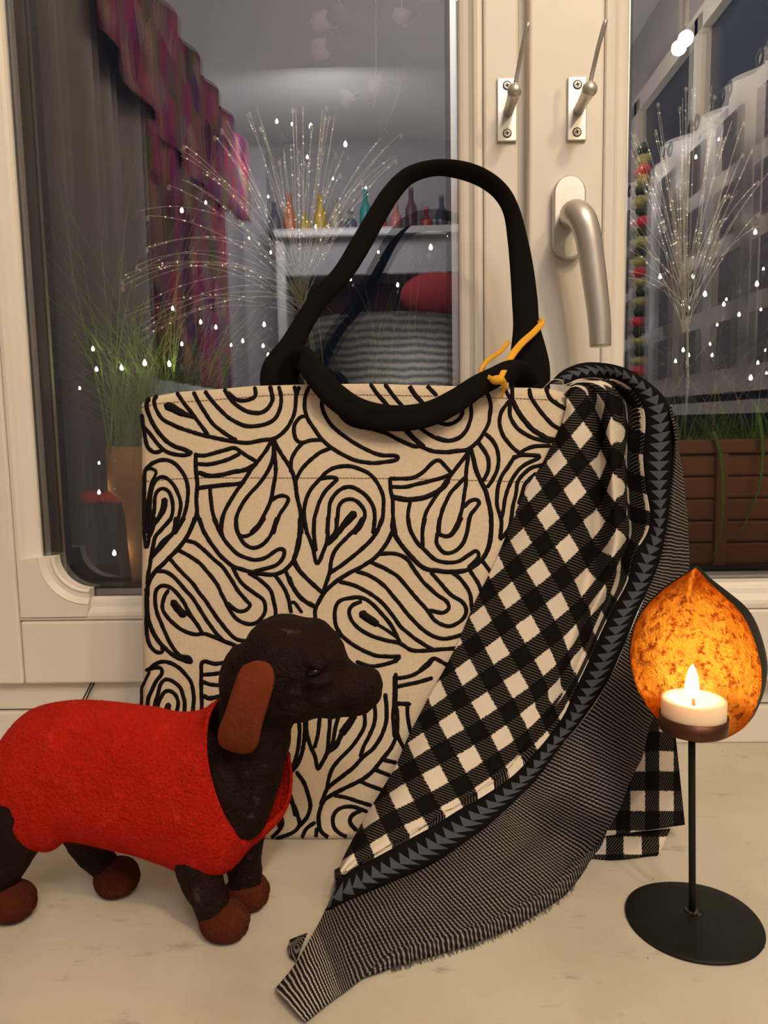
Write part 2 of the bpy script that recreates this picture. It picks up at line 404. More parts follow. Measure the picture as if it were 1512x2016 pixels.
# rest of the room (seen only mirrored in the panes)
RX0, RX1, RY0, RZ0, RZ1 = -0.95, 1.05, -4.1, -0.92, 1.95
boxo('floor', RX0 - .1, RX1 + .1, RY0 - .1, 0.05, RZ0 - .05, RZ0, M['floor'], kind='structure')
boxo('ceiling', RX0 - .1, RX1 + .1, RY0 - .1, 0.05, RZ1, RZ1 + .05, M['ceiling'], kind='structure')
boxo('wall_back', RX0 - .1, RX1 + .1, RY0 - .1, RY0, RZ0, RZ1, M['roomwall'], kind='structure')
boxo('wall_left', RX0 - .1, RX0, RY0, 0.05, RZ0, RZ1, M['roomwall'], kind='structure')
boxo('wall_right', RX1, RX1 + .1, RY0, 0.05, RZ0, RZ1, M['roomwall'], kind='structure')
wf = thing('wall_front', None, None, (0, 0, 0), kind='structure')
for nm, a in (('wall_panel', (RX0, -0.50, .012, .10, RZ0, RZ1)), ('wall_panel', (0.72, RX1, .012, .10, RZ0, RZ1)), ('wall_panel', (-0.50, 0.72, .012, .10, ZT + .03, RZ1)), ('wall_panel', (-0.50, 0.72, .02, .10, RZ0, -0.04))):
    boxo(nm, *a, M['paint2'], wf)
# fixed frame below the sashes
tf = thing('trim_2', 'cream fixed window frame below the sashes', None, (0, 0.02, 0), kind='structure')
boxo('lower_board', -0.50, 0.72, .006, .05, 0.0, 0.0345, M['paint2'], tf, bev=.0015)
boxo('upper_board', -0.50, 0.72, .010, .05, 0.036, 0.075, M['paint2'], tf, bev=.0015)

def loop_frame(x0, x1, z0, z1, prof):
    V, Fc = [], []
    for d, y in prof: V += [(x0 + d, y, z0 + d), (x1 - d, y, z0 + d), (x1 - d, y, z1 - d), (x0 + d, y, z1 - d)]
    for i in range(len(prof) - 1):
        for j in range(4): Fc.append([i * 4 + j, i * 4 + (j + 1) % 4, (i + 1) * 4 + (j + 1) % 4, (i + 1) * 4 + j])
    return V, Fc
def bracket(cx, cz, sx, wn, hn, yf, parent):
    """decorative concave corner piece; (cx,cz) outer corner, sx = direction into the pane"""
    w_, h_ = wn, hn
    arc = lambda k, r, ox, oz: (ox - r * math.sin(k * math.pi / 2), oz - r * math.cos(k * math.pi / 2))
    N = 14; rings = []
    # concave arc centre at the inner corner of the piece
    ccx, ccz = w_ + .002, h_ + .002
    for off, y in ((0.0155, yf - .0000), (0.0145, yf - .001), (0.012, yf + .001), (0.009, yf + .0035), (0.005, yf + .0035), (0.002, yf + .002), (0.0, yf + .004), (0.0, GY)):
        ring = []
        rr = 0.0300 + off * .86
        for i in range(N + 1):
            a, b = arc(i / N, rr, ccx, ccz)
            ring.append((a, y, b))
        rings.append(ring)
    V, Fc = [], []
    # front face polygon: outer L + arc ring 0
    front = [(0, yf, 0)] + [(w_, yf, 0)] + rings[0] + [(0, yf, h_)]
    front = [(p[0], p[1], p[2]) for p in front]
    V += front; Fc.append(list(range(len(front))))
    base = len(V)
    for rg in rings: V += rg
    n = N + 1
    for i in range(len(rings) - 1):
        for j in range(N): Fc.append([base + i * n + j, base + i * n + j + 1, base + (i + 1) * n + j + 1, base + (i + 1) * n + j])
    # end caps
    for j, e in ((0, (w_, 0)), (N, (0, h_))):
        pts = [base + i * n + j for i in range(len(rings))]
        V.append((e[0], GY, e[1])); V.append((e[0], yf, e[1])); k = len(V)
        Fc.append(pts + [k - 2, k - 1])
    V = [(cx + sx * p[0], p[1], cz + p[2]) for p in V]
    return mesh('corner_bracket', V, Fc, M['paint'], parent, smooth=False)

def sash(name, label, xo0, xo1, xi0, xi1, zo, zi, zg, yf, bw, spacer=True):
    """outer x0..x1, groove rect xi0..xi1 from zi, glass from zg; front face at yf"""
    t = thing(name, label, None, (xi0, 0.02, zo), kind='structure')
    P = M['paint']
    boxo('stile', xo0, xi0 - .0006, yf, .06, zo, ZT + .05, P, t, bev=.0022)
    boxo('stile', xi1 + .0006, xo1, yf, .06, zo, ZT + .05, P, t, bev=.0022 if yf == 0 else .006)
    boxo('rail', xi0 + .0002, xi1 - .0002, yf + .0006, .06, zo, zi - .0006, P, t, bev=.0022)
    boxo('rail', xi0 + .0002, xi1 - .0002, yf + .0006, .06, ZT - .03, ZT + .05, P, t, bev=.0022)
    b = zg - zi
    prof = [(0, yf + .05), (0, yf + .002), (.0012, yf + .0005), (.22 * b, yf), (.36 * b, yf + .0008), (.45 * b, yf + .0036), (.58 * b, yf + .0062), (.78 * b, yf + .0072), (.92 * b, yf + .0086), (b, yf + .0108), (b, GY + .001)]
    V, Fc = loop_frame(xi0, xi1, zi, ZT - .03, prof)
    mesh('glazing_bead', V, Fc, P, t, smooth=False)
    x0, x1, z1 = xi0 + b, xi1 - b, ZT - .03 - b
    for k, y in enumerate((GY, GY + .022)):
        mesh('pane', [(x0 - .004, y, zg - .004), (x1 + .004, y, zg - .004), (x1 + .004, y, z1 + .004), (x0 - .004, y, z1 + .004)], [[0, 1, 2, 3]], M['glass'], t, smooth=False)
    V, Fc = loop_frame(x0, x1, zg, z1, [(-.004, GY + .003), (.0062, GY + .003), (.0062, GY + .021), (-.004, GY + .021)])
    mesh('spacer_bar', V, Fc, M['alu'], t, smooth=False)
    V, Fc = loop_frame(x0, x1, zg, z1, [(.0062, GY + .0028), (.0085, GY + .0028), (.0085, GY + .0215), (.0062, GY + .0215)])
    mesh('gasket', V, Fc, M['rubber'], t, smooth=False)
    # outer stop so the frame has depth outside
    V, Fc = loop_frame(x0 - .02, x1 + .02, zg - .02, z1 + .02, [(0, .06), (.02, .06), (.02, GY + .0225), (0, GY + .0225)])
    mesh('outer_bead', V, Fc, M['paint2'], t, smooth=False)
    return t
xg = X(907); xl = X(951); xm = X(1040)
w1 = sash('window_1', 'left window sash, cream frame with notched corner pieces', -0.47, X(1021), -0.3485, xl, 0.0635, 0.1222, 0.1415, 0.0, .019)
bracket(-0.3485 + .0025, 0.1222 + .004, 1, .0600, .0520, -.0015, w1)
bracket(xl - .0025, 0.1222 + .004, -1, .0600, .0520, -.0015, w1)
YR = -0.012
w2 = sash('window_2', 'right window sash carrying the lever handle', X(1041, 400, YR), 0.68, X(1188, 400, YR), 0.60, 0.0635, 0.1285, 0.1500, YR, .013)
bracket(X(1188, 400, YR) + .0025, 0.1285 + .004, 1, .0600, .0520, YR - .0015, w2)
# rebate strip between the two sashes
boxo('trim_3', X(1021) + .0004, X(1041), .006, .055, .0635, ZT + .05, M['paint'], bev=.001, kind='structure', label='recessed strip where the two sashes meet')

# window handle, a part of the right sash
hd = None
def stadium(cx, cz, w_, h_, y0, y1, bev):
    r = w_ / 2; pts = []
    for i in range(25): a = math.pi * i / 24; pts.append((cx + r * math.cos(a), cz + h_ / 2 - r + r * math.sin(a)))
    for i in range(25): a = math.pi + math.pi * i / 24; pts.append((cx + r * math.cos(a), cz - h_ / 2 + r + r * math.sin(a)))
    V, Fc = [], []; n = len(pts)
    for s, y in ((1, y0), (1, y1 + bev), (1 - bev / r * .4, y1 + bev * .3), (1 - bev / r, y1)):
        for p in pts:
            dx, dz = p[0] - cx, p[1] - cz; L = math.hypot(dx, dz)
            V.append((cx + dx * s, y, cz + dz * (1 - (1 - s) * r / max(L, r))))
    for i in range(3):
        for j in range(n): Fc.append([i * n + j, i * n + (j + 1) % n, (i + 1) * n + (j + 1) % n, (i + 1) * n + j])
    Fc.append([3 * n + j for j in range(n)])
    return V, Fc
cR = at_y(1122, 427, YR - .011)
V, Fc = stadium(cR[0], cR[2], .0258, .0650, YR, YR - .011, .0012)
ros = mesh('window_handle', V, Fc, M['steel'], w2, smooth=False, label='satin steel handle rosette and lever')
pp = [(1124, 428, YR - .010), (1124, 424, YR - .020), (1126, 420, YR - .030), (1133, 419, YR - .040), (1146, 431, YR - .0465), (1157, 462, YR - .048), (1165, 510, YR - .048), (1172, 562, YR - .048), (1178, 610, YR - .048), (1181, 650, YR - .048), (1182, 683, YR - .048)]
P3 = cr([at_y(*p) for p in pp], 60)
rr = np.interp(np.linspace(0, 1, 60), [0, .15, .3, .42, .6, 1], [.0085, .0088, .0102, .0104, .0095, .0081])
V, Fc = tube(P3, rr, 20); mesh('lever', V, Fc, M['steel'], ros)
def chamfer_end(o): modifier(o, 'BEVEL', width=.001, segments=2, limit_method='ANGLE', angle_limit=1.0)
chamfer_end(bpy.data.objects['lever'])

def hook(px0, px1, py0, py1, yf, label):
    a, b = at_y(px0, py1, yf - .003), at_y(px1, py0, yf - .003)
    c = (a + b) / 2
    t = thing('coat_hook', label, 'hook', (c[0], yf, c[2]), 'satin hooks screwed to the sashes')
    boxo('plate', a[0], b[0], yf - .0032, yf, a[2], b[2], M['steel'], t, bev=.0007)
    for zz in (b[2] - .0063, a[2] + .0063):
        V, Fc = lathe([(0.0001, .0008), (.0026, .0007), (.0030, 0), (.0031, -.0006)], (0, 0, 0), 20)
        V = [(c[0] + v[0], yf - .0034 - v[2], zz + v[1]) for v in V]
        s_ = mesh('screw', V, Fc, M['screw'], t, smooth=False)
        V, Fc = lathe([(.0030, 0), (.0034, 0.0002), (.0037, 0)], (0, 0, 0), 20)
        mb = MB().add([(c[0] + v[0], yf - .0033 - v[2], zz + v[1]) for v in V], Fc)
        for ang in (.2, .2 + math.pi / 2):
            q = []
            for sx in (-1, 1):
                for sz in (-1, 1):
                    x_, z_ = sx * .0017, sz * .00042
                    q.append((c[0] + x_ * math.cos(ang) - z_ * math.sin(ang), yf - .0043, zz + x_ * math.sin(ang) + z_ * math.cos(ang)))
            mb.add(q, [[0, 1, 3, 2]])
        mb.build('cross_slot', M['slot'], s_, smooth=False)
    z0 = c[2] - .0015
    P = [(c[0] + .001, yf - .002 - .038 * k, z0 + .001 * k) for k in np.linspace(0, 1, 12)]
    r = np.interp(np.linspace(0, 1, 12), [0, .1, .5, .8, 1], [.0042, .0041, .0043, .0048, .0054])
    V, Fc = tube(P, r, 16); mesh('peg', V, Fc, M['steel'], t)
    e = P[-1]
    V, Fc = ball(e, .0058, 3); mesh('ball', V, Fc, M['steel'], t)
    Q = cr([(e[0], e[1], e[2] + .003), (e[0] + .002, e[1] - .003, e[2] + .014), (e[0] + .004, e[1] - .009, e[2] + .026), (e[0] + .0062, e[1] - .013, e[2] + .036), (e[0] + .0075, e[1] - .0145, e[2] + .0405), (e[0] + .0080, e[1] - .0125, e[2] + .0415), (e[0] + .0072, e[1] - .010, e[2] + .0375), (e[0] + .0052, e[1] - .0085, e[2] + .030)], 40)
    V, Fc = tube(Q, .00165, 10); mesh('wire_hook', V, Fc, M['steel'], t)
    return t
hook(979, 1018, 152, 279, 0.0, 'satin steel hook on a screwed plate, on the left sash')
hook(1117, 1156, 150, 277, YR, 'satin steel hook on a screwed plate, above the lever handle')

# short cord loop under the sash
t = thing('cord_loop', 'thin black cord loop sticking out under the left sash', 'cord', at_y(172, 1372, .004))
P = cr([at_y(x, y, Y) for x, y, Y in ((182, 1340, .012), (176, 1352, .004), (168, 1368, -.001), (162, 1380, -.003), (164, 1385, -.003), (171, 1374, -.001), (178, 1358, .003), (188, 1340, .012))], 40)
V, Fc = tube(P, .0007, 8); mesh('cord', V, Fc, M['cord'], t)

# ------------------------------------------------------------------ tote bag
BP = np.array([0, -0.1515, 0.0]); LEAN = 0.1375
BN = np.array([0, -1.0, LEAN]); BN = BN / np.linalg.norm(BN)
def on_bag(x, y, off=0.0): return at_pl(x, y, BP + BN * off, BN)
TOPL = np.array([(276, 795), (281, 787), (309, 780), (349, 773), (402, 768), (442, 766), (498, 761), (571, 759), (650, 757), (730, 757), (850, 760), (955, 763), (1040, 764), (1076, 766), (1118, 772)], float)
BOTL = np.array([(280, 1664), (400, 1659), (520, 1655), (700, 1651), (900, 1645), (1108, 1640)], float)
bl, br_ = on_bag(275, 1400)[0], on_bag(1118, 900)[0]
def bulge(p):
    a = np.clip((p[0] - bl) / (br_ - bl), 0, 1); b = np.clip(p[2] / .315, 0, 1)
    return .007 * math.sin(math.pi * a) ** .6 * (0.35 + .65 * math.sin(math.pi * b)) + .0012 * noise.noise(Vector((p[0] * 25, p[2] * 25, 0))) - .005 * (max(0, 1 - a / .04) ** 2 + max(0, (a - .96) / .04) ** 2)
def on_bag_b(x, y, off=0.0):
    p = on_bag(x, y); p = on_bag(x, y, bulge(p))
    return on_bag(x, y, bulge(p) + off)
bag = thing('tote_bag', 'cream woven tote bag with black swirl embroidery and black straps', 'bag', (-.03, -.13, 0))
NXb, NZb = 64, 56
Vf, uvb = [], []
for i in range(NZb + 1):
    b = i / NZb
    for j in range(NXb + 1):
        a = j / NXb
        xt = 276 + (1118 - 276) * a; yt = np.interp(xt, TOPL[:, 0], TOPL[:, 1])
        xb = 279 + (1108 - 279) * a; yb = np.interp(xb, BOTL[:, 0], BOTL[:, 1])
        # straight line in 3-D between the top and bottom points, so that it stays in the bag's plane
        pt, pb = on_bag(xt, yt), on_bag(xb, yb)
        p = pb + (pt - pb) * b
        p = p + BN * bulge(p)
        p[2] = max(p[2], .0008)
        Vf.append(p); uvb.append((p[0], p[2]))
Vf = np.array(Vf); nn = NXb + 1
back = np.array([p + np.array([0, .024 + .02 * (1 - max(0, p[2]) / .32) + 2 * bulge(p), 0]) for p in Vf])
back[:, 2] = np.maximum(back[:, 2], .0008)
Vb = np.concatenate([Vf, back]); o_ = len(Vf)
Fc = grid_faces(NZb + 1, nn)
Fc2 = [[q[0] + o_, q[3] + o_, q[2] + o_, q[1] + o_] for q in Fc]
sd = []
for i in range(NZb):
    a0, a1 = i * nn, (i + 1) * nn; sd.append([a0, a1, a1 + o_, a0 + o_])
    a0, a1 = i * nn + NXb, (i + 1) * nn + NXb; sd.append([a1, a0, a0 + o_, a1 + o_])
for j in range(NXb): sd.append([j, j + o_, j + 1 + o_, j + 1])
body = mesh('body', Vb, Fc + Fc2 + sd, M['weave'], bag, uv=np.concatenate([uvb, uvb]))
modifier(body, 'SOLIDIFY', thickness=.0014, offset=-1)

# embroidery strokes, traced in the bag's own plane: (origin x, origin y, scale), strokes
A_ = (270, 750, 4.32); B_ = (570, 750, 4.32); C_ = (270, 1020, 4.32); D2 = (570, 1020, 3.78); E_ = (270, 1260, 7.56); F_ = (540, 1380, 4.725); G_ = (860, 750, 5.815)
ST = []
def st(fr, *lst):
    for it in lst:
        w_ = 9.0
        if isinstance(it, tuple): it, w_ = it
        ST.append((np.array([(fr[0] + x / fr[2], fr[1] + y / fr[2]) for x, y in it]), w_))
st(A_, [(40, 290), (50, 380), (65, 470), (90, 560), (140, 605), (190, 600), (215, 575)], [(60, 395), (120, 460), (180, 540), (240, 595), (300, 620), (380, 632), (450, 622)],
   ([(100, 150), (80, 200), (100, 290), (150, 390), (200, 460), (260, 520), (330, 560), (400, 580), (462, 612)], 10),
   [(165, 130), (145, 170), (165, 250), (215, 320), (300, 370), (420, 420), (560, 460), (700, 490), (830, 515), (940, 525), (1060, 505), (1160, 490), (1230, 450), (1300, 360), (1340, 260), (1352, 130), (1338, 50)],
   [(1352, 130), (1378, 55)], [(340, 105), (400, 190), (470, 280), (530, 360), (600, 455)], ([(250, 210), (300, 230), (350, 258), (410, 285), (480, 310)], (19, 8)),
   [(480, 100), (530, 190), (590, 290), (660, 380), (750, 450), (840, 500)], [(580, 92), (630, 160), (700, 240), (790, 320), (900, 375), (1000, 385), (1100, 365), (1180, 310), (1220, 220), (1225, 130), (1205, 50)],
   ([(745, 75), (800, 160), (870, 225), (950, 262), (1040, 270), (1110, 235), (1150, 170), (1150, 130), (1130, 48)], 9.5), [(775, 100), (840, 155), (910, 165), (970, 150), (1005, 120), (1000, 55)],
   [(75, 750), (130, 700), (200, 672), (280, 680), (350, 730), (405, 810), (432, 900), (430, 1000), (410, 1110), (370, 1210), (320, 1296)],
   ([(70, 757), (110, 745), (152, 760), (160, 790), (120, 870), (102, 960), (85, 1060), (80, 1180), (85, 1290)], 7), ([(100, 1296), (108, 1150), (112, 1000), (130, 900), (170, 835), (220, 818), (280, 850), (330, 920), (365, 1010), (370, 1080), (350, 1170), (310, 1260)], 8.5),
   ([(125, 1230), (148, 1080), (150, 1000), (170, 940), (220, 915), (270, 945), (300, 1020), (305, 1100), (280, 1180), (220, 1250), (170, 1300)], 8.5), ([(235, 1010), (225, 1080), (195, 1150), (150, 1215)], (15, 9)),
   [(68, 755), (60, 850), (60, 1000), (60, 1296)], ([(500, 620), (500, 750), (510, 880), (505, 1000), (505, 1130), (470, 1230), (440, 1296)], 9.5),
   [(508, 632), (580, 632), (680, 605), (770, 580), (830, 570), (880, 600), (940, 640), (1020, 690)], [(520, 705), (600, 710), (700, 690), (800, 655), (870, 620)], ([(525, 780), (600, 805), (700, 800), (820, 775), (930, 750), (1010, 705)], 10.5),
   ([(520, 910), (620, 895), (740, 885), (860, 875), (910, 860)], 9.5), [(1150, 500), (1090, 600), (1020, 690), (960, 770), (900, 860), (830, 960), (770, 1060), (730, 1160), (712, 1290)], [(622, 910), (628, 1010), (640, 1110), (670, 1200), (712, 1296)],
   [(1150, 500), (1162, 580), (1145, 690), (1100, 790), (1030, 880), (950, 970), (880, 1070), (845, 1160), (840, 1240), (860, 1296)], [(1162, 560), (1175, 680), (1175, 800), (1155, 920), (1135, 1020), (1090, 1120), (1040, 1210), (970, 1290)],
   [(1135, 1020), (1190, 985), (1240, 975), (1285, 1000), (1265, 1060), (1215, 1130), (1185, 1210), (1160, 1296)], ([(1160, 490), (1200, 580), (1260, 670), (1320, 770), (1345, 870), (1360, 980), (1385, 1090), (1395, 1200), (1395, 1296)], 9.5), [(512, 1130), (540, 1210), (570, 1296)])
st(B_, [(165, 50), (135, 130), (130, 230), (160, 330), (220, 420), (280, 500), (350, 565), (450, 625), (560, 675), (680, 695), (780, 695), (900, 675), (925, 650), (900, 635), (780, 630), (690, 600), (560, 530), (440, 450), (350, 370), (295, 280), (275, 210), (280, 165)],
   [(140, 298), (90, 310), (45, 370), (40, 440), (60, 500), (110, 525), (180, 505), (270, 500)], [(110, 530), (50, 600), (15, 680), (10, 770)], [(345, 570), (260, 610), (180, 670), (110, 740), (65, 820), (48, 890)], ([(410, 255), (470, 330), (560, 380), (690, 405), (820, 445), (950, 510), (1060, 555), (1110, 550)], 9.5),
   [(690, 30), (750, 110), (840, 215)], [(815, 30), (880, 120), (960, 215)], ([(1010, 32), (1070, 120), (1130, 185)], 10), [(1160, 30), (1250, 120)], ([(980, 410), (1060, 490), (1140, 560)], 12), [(1110, 550), (1200, 590), (1330, 605), (1500, 590)], [(1110, 400), (1190, 455), (1290, 500), (1380, 505), (1460, 470)],
   [(1250, 345), (1330, 370), (1400, 355), (1460, 300), (1475, 215)], [(260, 830), (310, 780), (380, 740), (480, 722), (580, 740), (680, 790), (750, 870), (795, 970), (800, 1080), (785, 1190), (735, 1296)], [(265, 830), (340, 820), (408, 833), (360, 880), (290, 960), (240, 1070), (210, 1180), (205, 1300)],
   [(260, 830), (190, 910), (145, 1000), (125, 1100), (130, 1200), (150, 1300)], [(320, 1296), (335, 1150), (345, 1040), (390, 960), (450, 915), (520, 900), (590, 930), (660, 985), (710, 1060), (725, 1150), (712, 1290)], [(395, 1296), (410, 1150), (420, 1070), (460, 1020), (520, 1005), (580, 1030), (630, 1090), (640, 1150), (610, 1230), (555, 1296)],
   ([(550, 1130), (500, 1180), (450, 1240), (420, 1290)], (18, 12)), [(855, 830), (930, 830), (1040, 825), (1130, 780), (1210, 700), (1270, 675), (1320, 720), (1370, 770)], [(870, 900), (980, 900), (1100, 875), (1220, 845), (1360, 800)], ([(870, 985), (960, 1005), (1080, 1005), (1180, 980), (1290, 920), (1350, 850)], 12),
   [(855, 830), (860, 930), (875, 1000), (880, 1100), (885, 1200), (905, 1300)], [(1025, 1020), (1010, 1120), (1010, 1210), (1040, 1300)], [(1350, 830), (1270, 940), (1200, 1050), (1150, 1150), (1128, 1300)])
st(G_, [(0, 805), (100, 815), (220, 800), (340, 790), (440, 720), (530, 610), (590, 490), (610, 370), (615, 260), (590, 170), (550, 85)], [(0, 650), (120, 680), (240, 660), (340, 560), (390, 420), (390, 300), (375, 220)], [(370, 800), (300, 900), (220, 1000), (150, 1090), (80, 1190), (0, 1300)],
   [(360, 840), (345, 970), (335, 1080), (330, 1200), (310, 1320), (295, 1430), (270, 1540), (230, 1640), (180, 1730), (120, 1780), (40, 1760)], [(320, 1110), (240, 1190), (170, 1270), (110, 1370), (60, 1490), (30, 1620), (25, 1760)], [(310, 1440), (370, 1380), (440, 1355), (485, 1390), (450, 1450), (390, 1530), (365, 1630), (345, 1740), (310, 1840), (250, 1919)],
   ([(385, 780), (420, 900), (450, 1020), (500, 1140), (550, 1240), (590, 1370), (615, 1500), (625, 1640), (615, 1780), (590, 1919)], 10.5), ([(480, 710), (540, 790), (590, 900), (590, 1010), (560, 1090), (530, 1140)], 9.5), [(560, 605), (640, 680), (690, 780), (705, 900), (690, 1020), (640, 1130), (580, 1210)],
   ([(780, 95), (835, 195)], 8), [(865, 80), (862, 210)], [(850, 210), (780, 290), (730, 380), (720, 500), (760, 620), (830, 720), (900, 790), (950, 832)], [(845, 220), (835, 330), (850, 430), (910, 530), (1000, 600), (1100, 650), (1210, 680), (1320, 690)], ([(870, 225), (930, 350), (1000, 450), (1080, 540), (1180, 610), (1280, 660), (1340, 672)], 11.5),
   [(1060, 95), (1080, 190), (1160, 310), (1250, 420), (1330, 500), (1420, 555)], [(1255, 90), (1290, 190), (1370, 260), (1480, 320)], [(950, 832), (1020, 780), (1120, 750), (1290, 742)], [(880, 880), (970, 850), (1080, 850), (1180, 860), (1130, 900), (1020, 950), (930, 1030), (860, 1130), (810, 1250), (780, 1370), (760, 1480), (738, 1570)],
   [(890, 860), (830, 960), (750, 1080), (710, 1180), (690, 1300), (690, 1420), (720, 1520), (740, 1600), (735, 1700), (725, 1800)], [(1220, 962), (1090, 990), (1000, 1060), (930, 1150), (910, 1270), (880, 1400), (860, 1520), (840, 1650), (790, 1740), (725, 1810)], [(1130, 1060), (1020, 1170), (980, 1270), (940, 1400)])
st(C_, ([(65, 0), (60, 120), (75, 250), (95, 200), (105, 100), (110, 0)], 8), ([(150, 0), (130, 90), (95, 165)], 11), [(290, 0), (230, 70), (160, 150), (140, 220), (120, 330), (110, 400), (95, 480), (88, 560)], ([(330, 0), (310, 120), (230, 190), (170, 270), (120, 330)], 10), ([(400, 0), (350, 80), (280, 160), (200, 250), (125, 335)], 9),
   ([(490, 0), (440, 130), (380, 220), (300, 310), (210, 400), (140, 470), (95, 560), (85, 650), (85, 760), (100, 880), (150, 1000), (210, 1080), (300, 1160), (400, 1210), (460, 1228)], 10), [(160, 450), (240, 455), (320, 510), (400, 600), (480, 690), (550, 800), (620, 910), (720, 1030), (770, 1060)], [(78, 600), (80, 800), (80, 950), (95, 1050), (140, 1120), (180, 1142), (215, 1135), (212, 1085)],
   [(462, 1225), (440, 1185), (370, 1170), (310, 1110), (250, 1000), (200, 880), (165, 790), (150, 690), (165, 610), (215, 575), (280, 590), (350, 650), (400, 720), (440, 800), (500, 890), (550, 970)], [(265, 615), (230, 670), (215, 760), (250, 830), (310, 900), (400, 960), (500, 990), (580, 985), (700, 1030), (800, 1070), (900, 1115), (1000, 1130)],
   ([(305, 715), (350, 775), (395, 825)], (17, 17)), ([(380, 790), (450, 830), (520, 910)], 8), [(280, 345), (350, 430), (440, 520), (520, 620), (600, 730), (690, 860), (770, 960), (850, 1030), (960, 1045), (1060, 1030)], [(360, 275), (440, 320), (530, 380), (600, 460), (680, 560), (720, 650), (770, 750), (830, 840), (900, 890), (980, 900), (1050, 860), (1090, 780), (1075, 700), (1000, 640), (920, 580), (860, 510), (815, 420)],
   [(420, 190), (500, 215), (580, 280), (650, 350), (730, 420), (800, 520), (860, 620), (930, 700), (960, 740), (920, 785), (860, 790), (800, 750), (770, 725)], ([(530, 0), (560, 100), (620, 200), (700, 310), (800, 400), (900, 440), (980, 460), (1070, 475), (1170, 480), (1260, 440), (1330, 360), (1370, 250), (1390, 120), (1393, 0)], 9.5),
   [(650, 0), (700, 110), (760, 210), (850, 300), (950, 345), (1020, 355), (1100, 330), (1200, 265), (1250, 275), (1240, 340), (1180, 400), (1090, 430), (1000, 450)], [(722, 0), (715, 100), (740, 185)], [(840, 0), (850, 100), (880, 150), (950, 145), (1020, 90), (1080, 0)], [(850, 110), (890, 190), (940, 240), (1000, 255), (1080, 215), (1140, 130), (1190, 0)],
   [(950, 465), (1050, 530), (1130, 610), (1160, 700), (1175, 780), (1175, 900)], [(1170, 480), (1240, 580), (1280, 670), (1310, 800)], [(1260, 445), (1310, 560), (1380, 660), (1460, 730), (1512, 755)], [(1340, 360), (1380, 440), (1450, 520), (1512, 575)], ([(1310, 720), (1340, 718), (1400, 800)], 8))
st(D2, [(75, 0), (70, 130), (45, 260), (30, 320), (80, 400), (160, 480), (240, 550)], [(110, 0), (130, 100), (170, 210), (205, 340), (255, 240), (280, 170), (285, 90), (285, 0)], ([(185, 0), (182, 100), (195, 240)], 9), ([(350, 0), (345, 90), (290, 175)], 9), ([(430, 20), (380, 80), (340, 140), (280, 190)], 11),
   [(545, 0), (490, 80), (420, 150), (340, 240), (310, 320), (300, 400), (270, 490), (250, 550)], ([(690, 0), (660, 80), (600, 170), (500, 260), (400, 340), (305, 405)], 9.5), [(635, 0), (622, 110)], ([(770, 90), (720, 190), (640, 290), (540, 360), (440, 410), (350, 470), (270, 540), (220, 620), (190, 690), (190, 740)], 9.5), [(0, 440), (30, 520), (90, 600), (195, 660)],
   [(370, 472), (480, 500), (600, 560), (700, 640), (770, 730), (830, 810), (900, 870), (1000, 940), (1070, 980)], [(500, 395), (600, 430), (700, 500), (780, 590), (860, 690), (940, 780), (1020, 850), (1100, 890), (1180, 895), (1290, 865)], [(605, 328), (720, 380), (810, 440), (880, 520), (960, 610), (1030, 690), (1080, 760), (1140, 795), (1210, 800), (1290, 750), (1315, 680), (1280, 620), (1200, 570), (1130, 490), (1055, 405)],
   [(670, 265), (780, 265), (870, 300), (920, 370), (1000, 480), (1100, 570), (1170, 620), (1185, 670), (1140, 705), (1060, 690), (1025, 690)], ([(770, 0), (770, 90), (820, 180), (900, 280), (1000, 370), (1100, 390), (1200, 400), (1320, 385), (1420, 320), (1480, 220), (1500, 100), (1500, 0)], 10.5), [(885, 0), (900, 90), (950, 180), (1010, 240), (1090, 310), (1180, 330), (1260, 320), (1340, 270), (1390, 245), (1405, 290), (1335, 365)],
   [(1010, 0), (990, 100), (990, 225)], [(1115, 0), (1110, 110), (1190, 130), (1240, 80), (1280, 0)], [(1102, 110), (1095, 190), (1150, 255), (1220, 250), (1290, 190), (1325, 90), (1335, 0)], [(1205, 400), (1280, 460), (1340, 560), (1360, 690)], [(1345, 395), (1400, 480), (1435, 560)], [(1440, 320), (1500, 410)],
   [(800, 1060), (700, 1090), (600, 1105), (500, 1070)], [(345, 850), (390, 880), (470, 940), (560, 990), (650, 1025), (750, 1030), (822, 1030), (780, 1065)], [(390, 880), (345, 800), (335, 700), (360, 630), (420, 600), (510, 590), (580, 610), (650, 670), (710, 740), (770, 820), (820, 920)],
   [(530, 620), (470, 650), (445, 700), (470, 770), (530, 830), (620, 880), (720, 910), (820, 930), (900, 980), (980, 990), (1100, 980), (1250, 968)], ([(540, 710), (590, 750), (650, 790)], (19, 17)), ([(650, 790), (720, 830), (800, 890)], 7), [(970, 1134), (1030, 1080), (1080, 1045), (1170, 1090)])
